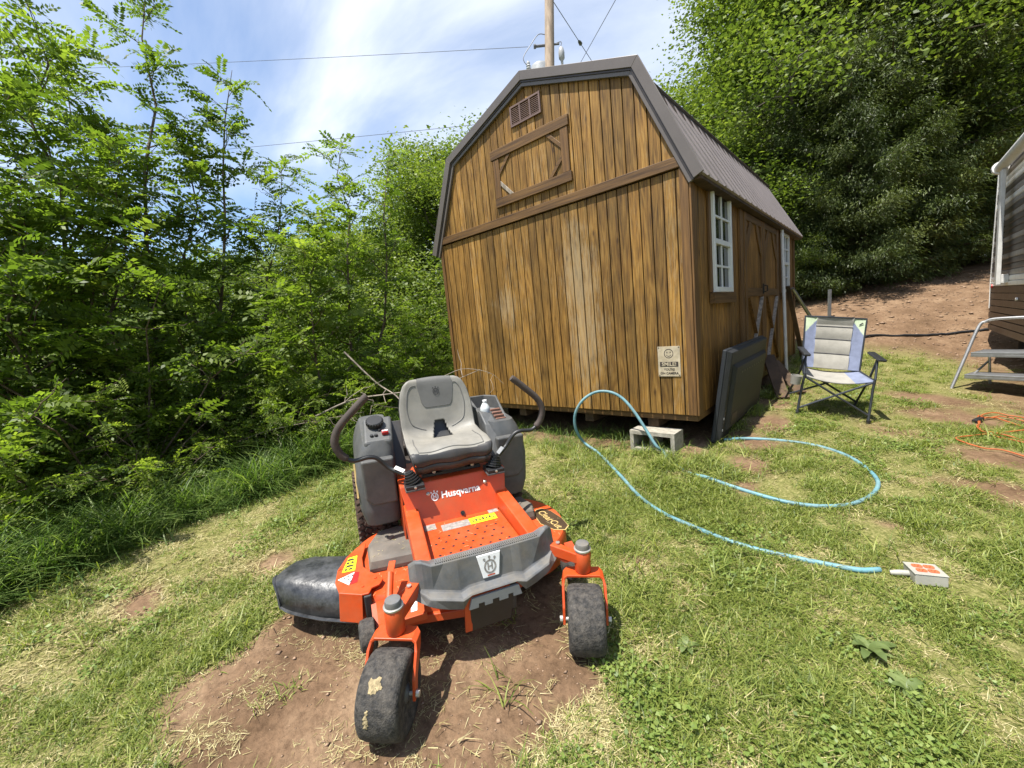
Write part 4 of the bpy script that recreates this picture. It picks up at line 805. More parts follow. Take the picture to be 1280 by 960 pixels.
    # --- fenders
    def ring(x0, x1, y0, y1, zf, zr, r, n=6):
        pts = []
        for cx, cy, a0 in ((x1-r, y1-r, 0), (x0+r, y1-r, PI/2), (x0+r, y0+r, PI), (x1-r, y0+r, 1.5*PI)):
            for q in range(n):
                t = a0+q*PI/2/(n-1); pts.append((cx+r*math.cos(t), cy+r*math.sin(t)))
        return [(x, y, zf+(zr-zf)*float(sstep(.95, 1.12, y))) for x, y in pts]
    for sg in (-1, 1):
        def R_(x0, x1, *a):
            l = ring(x0, x1, *a); return [(sg*x, y, z) for x, y, z in l]
        L_ = [R_(.285, .455, .800, 1.50, .335, .52, .05), R_(.285, .478, .775, 1.52, .352, .53, .055), R_(.285, .496, .762, 1.53, .43, .55, .06), R_(.285, .500, .766, 1.53, .452, .56, .06), R_(.285, .506, .772, 1.52, .60, .62, .06), R_(.285, .494, .785, 1.50, .70, .70, .06), R_(.285, .470, .810, 1.48, .775, .775, .06), R_(.288, .448, .830, 1.46, .815, .815, .05)]
        fd = mp_(MB().loft(L_, cap0=False), 'fender', M_GREYP, smooth='auto')
        # raised front face of the fender
        mp_(MB().prism([(sg*.300, .475), (sg*.430, .475), (sg*.468, .52), (sg*.472, .735), (sg*.300, .735)], 'y', .752, .80).build_in(rotm('X', 0), (0, 0, 0)), 'fender_face', M_GREYP, .012, parent=fd, seg=3)
        # narrow copper stripe on the outside
        if sg < 0: mp_(MB().prism([(.795, .52), (.835, .52), (.885, .685), (.862, .695)], 'x', -.5095, -.500), 'side_stripe', M_GOLD, .001, parent=fd)
    # left console: slanted top with fuel cap, key and red throttle
    def con(y0, z0, y1, z1, xa, xb, xa1, xb1): return MB().loft([[(xa, y0, .70), (xb, y0, .70), (xb1, y1+.12, .70), (xa1, y1+.12, .70)], [(xa, y0, z0), (xb, y0, z0), (xb1, y1, z1), (xa1, y1, z1)]])
    co = mp_(con(.825, .815, 1.02, .905, -.442, -.290, -.430, -.268), 'control_console', M_GREYP, .016, seg=3)
    nrm = np.array([0, -.42, .91]); Rn = np.array(frame_matrix((0, 0, 0), (1, 0, 0), (0, .91, .42)).to_3x3())
    cp = [(.040, -.01), (.040, .012), (.046, .014), (.046, .038), (.040, .042), (.0, .042)]
    cap = mp_(MB().lathe(cp, 20, (-.368, .955, .872), Rn), 'fuel_cap', M_BLACK, parent=co, bevel=.003)
    mb = MB()
    for q in range(20):
        t = q*PI/10; mb.box((-.003, -.004, .015), (.003, .004, .037), None, None) if False else mb.add((np.array([[.0455, -.003, .016], [.049, -.003, .016], [.049, .003, .016], [.0455, .003, .016], [.0455, -.003, .036], [.049, -.003, .036], [.049, .003, .036], [.0455, .003, .036]])@rotm('Z', t).T)@Rn.T+np.array([-.368, .955, .872]), [[0, 3, 2, 1], [4, 5, 6, 7], [0, 1, 5, 4], [1, 2, 6, 5], [2, 3, 7, 6], [3, 0, 4, 7]])
    o = mp_(mb, 'cap_ribs', M_BLACK, parent=co); o['kind'] = 'stuff'
    mp_(MB().box((-.018, -.012, 0), (.018, .012, .022), Rn, (-.322, .872, .838)), 'throttle_knob', M_RED, .004, parent=co)
    mp_(MB().box((-.016, -.005, .0225), (.016, .004, .026), Rn, (-.322, .872, .838)), 'knob_mark', M_WHITEP, .001, parent=co)
    for x, y, z in ((-.372, .868, .834), (-.395, .868, .834), (-.350, .905, .85)): mp_(MB().lathe([(.010, -.004), (.010, .008), (.007, .012), (0, .012)], 10, (x, y, z), Rn), 'switch', M_BLACK, parent=co, smooth='auto')
    mp_(MB().beam((-.278, .86, .62), (-.272, 1.0, .87), .012, .10, up=(1, 0, 0)), 'console_edge', M_VINYLD, .003, parent=co)
    # right console: cup-holder tray with a raised rim
    tr = MB(); xo, xi = .452, .285
    for loop in (0,): pass
    rim = lambda g, z0, z1: [[(xi-.02+g, .86+g, z0), (xo-.03-g, .86+g, z0), (xo-g, 1.16-g, z1), (xo-.06-g, 1.22-g, z1), (xi-.03+g, 1.22-g, z1), (xi-.03+g, 1.0, z1*.6+z0*.4)]][0]
    tr.loft([[(x, y, .70) for x, y, z in rim(0, .80, .905)], rim(0, .80, .905), rim(.016, .80, .905), [(x, y, z-.085) for x, y, z in rim(.022, .80, .905)]], cap0=False)
    tray = mp_(tr, 'cup_tray', M_GREYP, .004)
    mp_(MB().loft([[(.245, .74, .62), (.30, .74, .62), (.305, .80, .62), (.245, .80, .62)], [(.262, .86, .80), (.345, .83, .79), (.35, .90, .79), (.262, .93, .80)], [(.258, .95, .865), (.335, .93, .845), (.34, .97, .835), (.258, 1.0, .86)]]), 'console_arm', M_GREYP, .010, parent=tray, seg=3)
    for k in range(4): mp_(MB().box((.345, .875+k*.034, .806+k*.012), (.410, .893+k*.034, .822+k*.012)), 'tray_rib', M_BROWNI, .003, parent=tray)
    mp_(MB().box((.34, .865, .79), (.418, 1.02, .800)), 'tray_well', M_BLACK, parent=tray)
    # --- steering levers
    for sg in (-1, 1):
        arm = smooth_path([(.232, .625, .665), (.275, .66, .672), (.33, .70, .695), (.385, .703, .758), (.43, .70, .775), (.50, .70, .770), (.545, .70, .795)], 6); g = smooth_path([(.532, .70, .786), (.562, .70, .822), (.578, .70, .884), (.550, .705, .954), (.474, .712, 1.03), (.399, .72, 1.096)], 8)
        m3 = np.array([sg, 1, 1]); lv = mp_(MB().tube(arm*m3, .0115, 10), 'steering_lever', M_BLACK, smooth='auto')
        mp_(MB().tube(g*m3, np.r_[.0165, np.full(len(g)-2, .0195), .0175], 12), 'lever_grip', M_FOAM, parent=lv, smooth='auto')
        mp_(MB().beam(np.array([.262, .648, .682])*m3, np.array([.305, .680, .702])*m3, .022, .006, up=(0, -.6, .8)), 'lever_plate', M_ZINC, .001, parent=lv)
        bt = MB(); ax_ = np.array([.30*sg, .12, .945]); ax_ /= np.linalg.norm(ax_); Rb = np.array(Vector(ax_).to_track_quat('Z', 'Y').to_matrix())
        pr = []
        for k in range(5): pr += [(.046-.005*k, .012+k*.013), (.046-.005*k, .017+k*.013), (.034-.004*k, .0185+k*.013), (.034-.004*k, .0225+k*.013)]
        mp_(bt.lathe(pr+[(.0, pr[-1][1])], 14, (sg*.222, .625, .612), Rb), 'lever_boot', M_BLACK, parent=lv)
        mp_(MB().box((sg*.222-.048, .572, .602), (sg*.222+.048, .672, .622)), 'boot_base', M_BLACK, .004, parent=lv); mp_(MB().lathe([(.007, 0), (.007, .005), (0, .006)], 8, (sg*.222, .5715, .612), rotm('X', PI/2)), 'bolt', M_ZINC, parent=lv)
        mp_(MB().box((sg*.222-.050, .5705, .592), (sg*.222+.050, .674, .6015)), 'boot_plate', M_GREYP, .001, parent=lv)
    # --- seat suspension and seat
    mp_(MB().box((-.17, .70, .601), (.17, 1.02, .618)).box((-.15, .70, .64), (.15, 1.02, .655)), 'seat_mount', M_ENG, .003)
    for x in (-.14, .14): mp_(MB().beam((x, .72, .612), (x, .95, .648), .012, .02), 'mount_link', M_ENG)
    for x in (-.10, .12): mp_(MB().lathe([(.010, 0), (.010, .006), (0, .007)], 8, (x, .699, .628), rotm('X', PI/2)), 'bolt', M_ZINC)
    mp_(MB().tube(smooth_path([(-.16, .71, .665), (-.05, .69, .630), (.06, .69, .630), (.15, .71, .645)], 6), .008, 8), 'seat_slide_bar', M_BLACK, smooth='auto')
    S = np.array([(.605, .700), (.600, .735), (.625, .772), (.70, .782), (.80, .770), (.88, .764), (.93, .770), (.965, .800), (.985, .86), (1.005, .94), (1.022, 1.02), (1.035, 1.075), (1.050, 1.092), (1.075, 1.085)])
    Sp = smooth_path(np.c_[S, S[:, :1]*0], 5)[:, :2]; sl_ = np.r_[0, np.cumsum(np.linalg.norm(np.diff(Sp, axis=0), axis=1))]; sl_ /= sl_[-1]
    nv, nu = 110, 71; vs = np.linspace(0, 1, nv)
    def seat_pt(v, u, off=0.0):
        y = np.interp(v, sl_, Sp[:, 0]); z = np.interp(v, sl_, Sp[:, 1]); dy = np.interp(min(v+.01, 1), sl_, Sp[:, 0])-np.interp(max(v-.01, 0), sl_, Sp[:, 0]); dz = np.interp(min(v+.01, 1), sl_, Sp[:, 1])-np.interp(max(v-.01, 0), sl_, Sp[:, 1])
        l = math.hypot(dy, dz); n = np.array([0, -dz/l, dy/l])
        w = np.interp(v, [0, .03, .10, .25, .42, .52, .62, .75, .86, .92, .96, .985, 1], [.195, .212, .224, .228, .222, .218, .222, .220, .205, .184, .155, .125, .10])
        k = np.interp(v, [0, .12, .25, .45, .55, .7, .88, 1], [.0, .006, .016, .034, .040, .032, .012, 0])
        b = k*abs(u)**2.6-0.010*max(0, abs(u)-.9)*10*.6
        # gentle pillow between the seams
        b += .006*math.cos(u*PI*1.0)*np.interp(v, [.05, .15, .35, .45, .55, .7, .85, 1], [0, 1, 1, 0, .6, 1, .6, 0])
        crown = .018*(1-u*u)*np.interp(v, [.80, .97, 1], [0, 1, 1]); front = -.016*(1-math.cos(u*PI*2))*.5*np.interp(v, [0, .12, .25], [1, .8, 0])
        dirv = np.array([0, dy/l, dz/l]); return np.array([u*w, y, z])+n*(b+off+front)+dirv*crown
    us = np.linspace(-1, 1, nu); P = np.array([[seat_pt(v, u) for u in us] for v in vs])
    hole = lambda v, u: (.435 < v < .625) and abs(u-.05) < np.interp(v, [.435, .625], [.30, .13])
    mb = MB(); mb.grid(P); keep = []
    for i in range(nv-1):
        for j in range(nu-1):
            if not hole((vs[i]+vs[i+1])/2, (us[j]+us[j+1])/2): keep.append([i*nu+j, i*nu+j+1, (i+1)*nu+j+1, (i+1)*nu+j])
    mb.f = keep; mb.m = [1 if (vs[f[0]//nu] < .085+.03*abs(us[f[0]%nu])**3) else 0 for f in keep]; seat = mp_(mb, 'seat', [M_VINYL, M_VINYLD], smooth=True, fixn=False); sd = seat.modifiers.new('pad', 'SOLIDIFY'); sd.thickness = .022; sd.offset = -1 
    # darker middle patch high on the back, with the crown mark
    def patch_(name, ring_uv, m, off):
        vv = [p[0] for p in ring_uv]; g_ = []
        for v in np.linspace(min(vv), max(vv), 14):
            hw_ = np.interp(v, [p[0] for p in ring_uv], [p[1] for p in ring_uv]); g_.append([seat_pt(v, .05+u*hw_, off) for u in np.linspace(-1, 1, 12)])
        return mp_(MB().grid(np.array(g_)), name, m, parent=seat, smooth=True, fixn=False)
    patch_('seat_patch', [(.735, .34), (.76, .40), (.90, .56), (.955, .64)], M_VINYL2, .0035)
    a_, b_ = seat_pt(.84, .05, .0055), seat_pt(.90, .05, .0055); crown_mark(seat, M_VINYLD, .048, frame_matrix(seat_pt(.845, .05, .0062), (1, 0, 0), b_-a_))
    def seam(uv, name='piping', r=.0028): mp_(MB().tube(np.array([seat_pt(v, u, .001) for v, u in uv]), r, 6), name, M_VINYL2, parent=seat, smooth='auto')
    for s_ in (-1, 1):
        seam([(.735, .05+s_*.0), (.735, .05+s_*.25), (.742, .05+s_*.36), (.77, .05+s_*.42), (.90, .05+s_*.57), (.955, .05+s_*.65)])
        seam(smooth_path([(.905, s_*.60+.03, 0), (.90, s_*.74, 0), (.84, s_*.80, 0), (.72, s_*.80, 0), (.62, s_*.72, 0), (.575, s_*.52, 0), (.555, s_*.36, 0)], 6)[:, :2])
        seam(smooth_path([(.40, s_*.80, 0), (.25, s_*.82, 0), (.12, s_*.80, 0)], 6)[:, :2])
    seam([(v, u) for v, u in zip([.12]*20, np.linspace(-.8, .8, 20))])
    # dark shell round the cushion and behind the back
    E_ = np.array([P[i, 0] for i in range(0, nv)]); bl = []
    rim_ = np.array(list(P[3::-1, 0])+list(P[0, 1:-1])+list(P[:, -1])+list(P[-1, -2:0:-1])+list(P[:3:-1, 0])); cen = np.array([0, .82, .70])
    lo = rim_.copy(); isb = rim_[:, 2] > .80; lo[~isb] += np.array([0, 0, -.078]); lo[~isb, 0] *= .95; lo[~isb, 1] = .82+(lo[~isb, 1]-.82)*.92; lo[isb] += np.array([0, .055, -.02]); up_ = rim_.copy(); up_[:, 0] *= 1.01
    up_ = up_+np.array([0, .0, -.004]); lo[:, 2] = np.maximum(lo[:, 2], .655)
    mb = MB(); nn = len(rim_); mb.add(np.r_[up_, lo], [[i, (i+1) % nn, nn+(i+1) % nn, nn+i] for i in range(nn)])
    sh = mp_(mb, 'seat_shell', M_VINYLD, parent=seat, smooth=True); s2 = sh.modifiers.new('wall', 'SOLIDIFY'); s2.thickness = .006
    g2 = np.array([[seat_pt(v, u, -.034) for u in np.linspace(-.97, .97, 12)] for v in np.linspace(.05, .97, 24)]); mp_(MB().grid(g2), 'seat_backing', M_BLACK, parent=seat, smooth=True, fixn=False)
    # --- engine behind the seat
    mp_(MB().box((-.24, 1.16, .42), (.24, 1.62, .66)), 'engine', M_ENG, .02); mp_(MB().lathe([(.17, .66), (.18, .70), (.16, .735), (.05, .74), (0, .74)], 24, (0, 1.38, 0)), 'engine_cover', M_BLACK, smooth='auto')
    mp_(MB().tube([(-.30, 1.60, .36), (-.30, 1.74, .40), (-.28, 1.76, .60), (.28, 1.76, .60), (.30, 1.74, .40), (.30, 1.60, .36)], .016, 10), 'rear_guard', M_ORANGE, smooth='auto')
    # --- cutting deck
    def outline(off=0.0):
        p = []
        for t in np.radians(np.linspace(-85, 95, 26)): p.append((.285+(.36+off)*math.cos(t), .665+(.36+off)*math.sin(t)))
        for t in np.radians(np.linspace(95, 180, 8)): p.append((-.30+(.28+off)*math.cos(t), .72+(.25+off)*math.sin(t)))
        p += [(-.585-off, .48), (-.565-off, .385-off), (-.40, .312-off), (-.11, .248-off), (.06, .242-off), (.16, .275-off)]
        return p
    dk = mp_(MB().loft([[(x, y, .085) for x, y in outline(.006)], [(x, y, .095) for x, y in outline(.004)], [(x, y, .205) for x, y in outline()], [(x, y, .222) for x, y in outline(-.012)]]), 'cutting_deck', M_ORANGE, smooth='auto')
    mp_(MB().loft([[(-.46, .300, .075), (-.05, .205, .075), (-.05, .250, .075), (-.46, .345, .075)], [(-.46, .305, .112), (-.05, .212, .112), (-.05, .250, .112), (-.46, .345, .112)]]), 'deck_lip', M_ORANGE, .003, parent=dk)
    for k, pts in enumerate((((-.49, .54), (-.24, .515), (-.24, .80), (-.30, .86), (-.43, .84), (-.49, .72)), ((.31, .64), (.47, .64), (.50, .72), (.47, .86), (.31, .86)))):
        pts = np.array(pts); c_ = pts.mean(0); cv = MB(); cv.loft([[(x, y, .2225) for x, y in c_+(pts-c_)*1.02], [(x, y, .245) for x, y in c_+(pts-c_)*1.02], [(x, y, .277) for x, y in c_+(pts-c_)*.95], [(x, y, .288) for x, y in c_+(pts-c_)*.86]]); cvo = mp_(cv, 'belt_cover', M_COVER, .006, parent=dk)
        bx_, by_ = (-.385, .73) if k == 0 else (.40, .77)
        mp_(MB().lathe([(.038, .2882), (.034, .293), (.016, .295), (0, .295)], 18, (bx_, by_, 0)), 'cover_boss', M_COVER, parent=cvo, smooth='auto'); mp_(MB().lathe([(.011, .2952), (.011, .297), (0, .297)], 10, (bx_, by_, 0)), 'hole', M_BLACK, parent=cvo)
    # brown oval badge on the right end of the deck
    def dz(x, y): return .2255
    dec = [(.480, .575), (.520, .485), (.575, .455), (.612, .485), (.618, .575), (.600, .680), (.565, .735), (.525, .735), (.49, .68)]
    c_ = np.mean(dec, 0); mp_(MB().prism(c_+(np.array(dec)-c_)*1.05, 'z', .2225, .2245), 'decal_edge', M_GOLD, parent=dk); dd = mp_(MB().prism(dec, 'z', .2225, .2262), 'deck_decal', M_DECAL, parent=dk)
    t = text_mesh('ClearCut', .064, M_GOLD, 'deck_lettering', dd, bold=.0006, sx=.95); t.matrix_local = frame_matrix((.548, .592, .2268), (.10, -1, 0), (1, .10, 0))
    mp_(MB().lathe([(.008, .2225), (.008, .227), (0, .228)], 8, (.44, .40, 0)), 'bolt', M_BLACK, parent=dk)
    # discharge chute: black moulded hood with an orange hinge plate
    secs = []
    for s in np.linspace(0, 1, 15):
        x = -.530-.395*s; yf = np.interp(s, [0, .2, .5, .72, .9, 1], [.375, .412, .480, .545, .605, .660]); yr = np.interp(s, [0, .25, .58, .8, .93, 1], [.82, .85, .915, .895, .850, .805]); zt = .236-.006*s-.030*max(0, s-.82)/.18; zb = .088+.008*s
        lp = []; nC = 16
        for q in range(nC+1):
            t = q/nC; y = yf+(yr-yf)*t; e = 1-abs(2*t-1)**3.6; z = zb+(zt-zb)*max(0, e)**.55+.010*math.sin(t*PI); lp.append((x-.022*math.sin(t*PI)*s, y, z))
        secs.append(lp)
    mb = MB(); mb.grid(np.array(secs)); ne = nC+1; mb.f.append(list(range(14*ne, 15*ne))); mb.m.append(0)
    ch = mp_(mb, 'discharge_chute', M_CHUTE, smooth='auto', fixn=True); sdm = ch.modifiers.new('wall', 'SOLIDIFY'); sdm.thickness = .006; sdm.offset = -1
    edge = np.array([np.array(s[0])+np.array([0, -.003, .002]) for s in secs[:]]+[np.array(p) for p in secs[-1][1:]]); mp_(MB().tube(edge, .008, 6), 'chute_rim', M_CHUTE, parent=ch, smooth='auto')
    rb = [np.array(p)+np.array([.028, 0, .004]) for p in secs[-2][1:-1]]; mp_(MB().tube(rb, .004, 6), 'chute_bead', M_CHUTE, parent=ch, smooth='auto')
    op = [(-.634, .412), (-.652, .50), (-.642, .60), (-.600, .70), (-.545, .775), (-.497, .80), (-.500, .77), (-.522, .66), (-.520, .575), (-.490, .515), (-.450, .465), (-.435, .43), (-.455, .395), (-.490, .385), (-.505, .350), (-.534, .352)]
    hp = mp_(MB().prism(op, 'z', .240, .250), 'hinge_plate', M_ORANGE, .003, parent=ch); mp_(MB().loft([[(-.634, .409, .2505), (-.534, .349, .2505), (-.534, .358, .2505), (-.634, .418, .2505)], [(-.646, .398, .112), (-.546, .338, .112), (-.546, .347, .112), (-.646, .407, .112)]]), 'hinge_flap', M_ORANGE, .003, parent=ch)
    mp_(MB().box((-.530, .345, .10), (-.495, .40, .239)), 'chute_post', M_VINYLD, .006, parent=ch)
    st = mp_(MB().prism([(-.622, .565), (-.560, .560), (-.545, .690), (-.590, .685)], 'z', .2502, .2512), 'yellow_sticker', M_YELLOW, parent=hp)
    ik = MB()
    for x, y, w_, h_ in ((-.598, .655, .04, .018), (-.600, .628, .016, .018), (-.578, .628, .016, .018), (-.606, .60, .044, .018), (-.610, .574, .015, .016), (-.590, .574, .02, .016)): ik.add([(x, y, .2516), (x+w_, y, .2516), (x+w_*.8, y+h_, .2516), (x+w_*.2, y+h_, .2516)], [[0, 1, 2, 3]])
    q = mp_(ik, 'pictograms', M_INK, parent=st, fixn=False); q['kind'] = 'stuff'
    ws = mp_(MB().prism([(-.640, .515), (-.590, .450), (-.562, .545)], 'z', .2502, .2512), 'warning_triangle', M_WHITEP, parent=hp); mp_(MB().prism([(-.588, .451), (-.552, .455), (-.540, .535), (-.560, .545)], 'z', .2502, .2511), 'red_sticker', M_RED, parent=hp)
    ik = MB()
    for x, y in ((-.615, .510), (-.600, .490), (-.600, .520), (-.588, .475), (-.580, .520)): ik.add([(x, y, .2516), (x+.010, y-.006, .2516), (x+.012, y+.012, .2516)], [[0, 1, 2]])
    q = mp_(ik, 'pictograms', M_INK, parent=ws, fixn=False); q['kind'] = 'stuff'
    for x, y in ((-.632, .60), (-.53, .41), (-.47, .45)): mp_(MB().lathe([(.007, .250), (.007, .254), (0, .255)], 8, (x, y, 0)), 'bolt', M_ORANGE, parent=hp)
    # lift damper, white tag, anti-scalp wheel
    dm = mp_(MB().tube([(-.425, .22, .285), (-.405, .33, .33)], .017, 12), 'deck_damper', M_ORANGE, smooth='auto'); mp_(MB().tube([(-.435, .16, .26), (-.425, .22, .285)], .009, 8), 'damper_rod', M_ORANGE, parent=dm); mp_(MB().box((-.452, .15, .235), (-.418, .18, .275)), 'damper_clevis', M_ORANGE, .003, parent=dm); mp_(MB().beam((-.405, .33, .33), (-.385, .40, .345), .030, .006), 'damper_bracket', M_ORANGE, parent=dm)
    mp_(MB().box((-.48, .13, .20), (-.28, .30, .232)), 'hanger_plate', M_ORANGE, .003); mp_(MB().add([(-.345, .16, .2335), (-.318, .16, .2335), (-.308, .22, .2335), (-.335, .22, .2335)], [[0, 1, 2, 3]]), 'white_sticker', M_WHITEP, fixn=False)
    for x, y in ((-.528, .235), (.50, .26)):
        RW = np.array([[0, 1, 0], [0, 0, 1], [1, 0, 0]]).T; aw = mp_(MB().lathe([(.0, -.036), (.05, -.036), (.064, -.028), (.068, 0), (.064, .028), (.05, .036), (.0, .036)], 22, (x, y, .130), RW), 'gauge_wheel', M_RUB, smooth='auto')
        mp_(MB().beam((x+.05, y+.0, .13), (x+.05, y+.12, .19), .01, .05, up=(1, 0, 0)), 'wheel_bracket', M_ORANGE, parent=aw)
    # linkage seen between the bumper and the right arm
    mp_(MB().tube(smooth_path([(.335, .10, .335), (.36, .06, .325), (.40, .07, .325), (.41, .14, .33)], 5), .006, 8), 'link_rod', M_ORANGE, smooth='auto'); mp_(MB().lathe([(.010, .4052), (.010, .411), (.0, .412)], 8, (.345, .10, -.005)), 'bolt', M_ZINC); mp_(MB().lathe([(.010, .4052), (.010, .411), (.0, .412)], 8, (-.345, .10, -.005)), 'bolt', M_ZINC)
build_mower()
def mower_litter():
    """dry clippings and a splash of mud that have stuck to the machine"""
    g = np.random.default_rng(12); B = []
    for n, f in ((26, lambda: (g.uniform(-.2, .2), (y := g.uniform(.19, .54)), .364+.036*(y-.15)/.415+.004)), (34, lambda: (g.uniform(-.46, -.27), g.uniform(.56, .84), .2905)), (30, lambda: (g.uniform(.40, .62), g.uniform(.42, .80), .2265)), (26, lambda: (g.uniform(-.5, -.3), g.uniform(.32, .52), .2255)), (14, lambda: (g.uniform(-.28, .28), g.uniform(.66, .71), .6025))):
        for _ in range(n): B.append(f())
    B = np.array(B); n = len(B); a = g.uniform(0, 2*PI, n); l = g.uniform(.008, .030, n); d = np.c_[np.cos(a), np.sin(a), g.normal(0, .05, n)]; s_ = np.c_[-np.sin(a), np.cos(a), np.zeros(n)]*.0011
    V = np.stack([B-s_, B+s_, B+d*l[:, None]+s_*.5+[0, 0, .001], B+d*l[:, None]-s_*.5+[0, 0, .001]], 1).reshape(-1, 3)
    o = np_mesh('grass_clippings', V, np.arange(4*n).reshape(-1, 4), M_STRAW, mower, np.repeat(g.uniform(.2, .9, n), 4)); o['kind'] = 'stuff'
    M_MUD = mat('dried_mud', (.34, .27, .15), .95, var=.25, scale=60, bump=.8, bscale=200); th = math.radians(27); hd = np.array([-math.sin(th), -math.cos(th), 0]); ax = np.array([math.cos(th), -math.sin(th), 0]); cc = np.array([-.418, 0, .137])+hd*.112; mb = MB()
    for u0, t0, r in ((-.018, .95, .017), (-.004, 1.02, .014), (-.012, .86, .011), (.008, .93, .009), (-.03, .30, .008), (-.028, .20, .010), (-.03, .10, .007), (-.026, .42, .006)):
        e = np.linspace(0, 2*PI, 10)[:-1]; rr = r*(1+.35*np.sin(e*3+u0*300)); u = u0+rr*np.cos(e); t = t0+rr*1.25*np.sin(e)/.143
        P = [cc+ax*a_+(hd*math.cos(b_)+np.array([0, 0, math.sin(b_)]))*(.1442-.9*max(0, abs(a_)-.02)**2) for a_, b_ in zip(u, t)]; c0 = cc+ax*u0+(hd*math.cos(t0)+np.array([0, 0, math.sin(t0)]))*.1465; mb.add(P+[c0], [[i, (i+1) % 9, 9] for i in range(9)])
    o = mb.build('mud_splash', M_MUD, mower, fixn=True); o['kind'] = 'stuff'
mower_litter()
def mw_pt(p): return np.array(mower.matrix_world@Vector(p))
def build_bottle():
    M_CLEAR = mat('clear_bottle_plastic', (.62, .66, .66), .12, var=.04, spec=.6)
    Rz = np.array(mower.matrix_world.to_3x3()); o = empty('drink_bottle', matrix=Matrix.Translation(Vector(mw_pt((.325, 1.03, .80))))@mower.matrix_world.to_3x3().to_4x4()); tag(o, 'clear plastic drink bottle standing in the mower cup holder', 'bottle')
    MB().lathe([(.030, 0), (.032, .01), (.032, .055), (.030, .065), (.018, .088), (.012, .095), (.012, .10), (0, .10)], 18).build('bottle_body', M_CLEAR, o, smooth='auto'); MB().lathe([(.0145, .0985), (.0145, .112), (0, .113)], 14).build('bottle_cap', M_WHITEP, o, smooth='auto')
build_bottle()
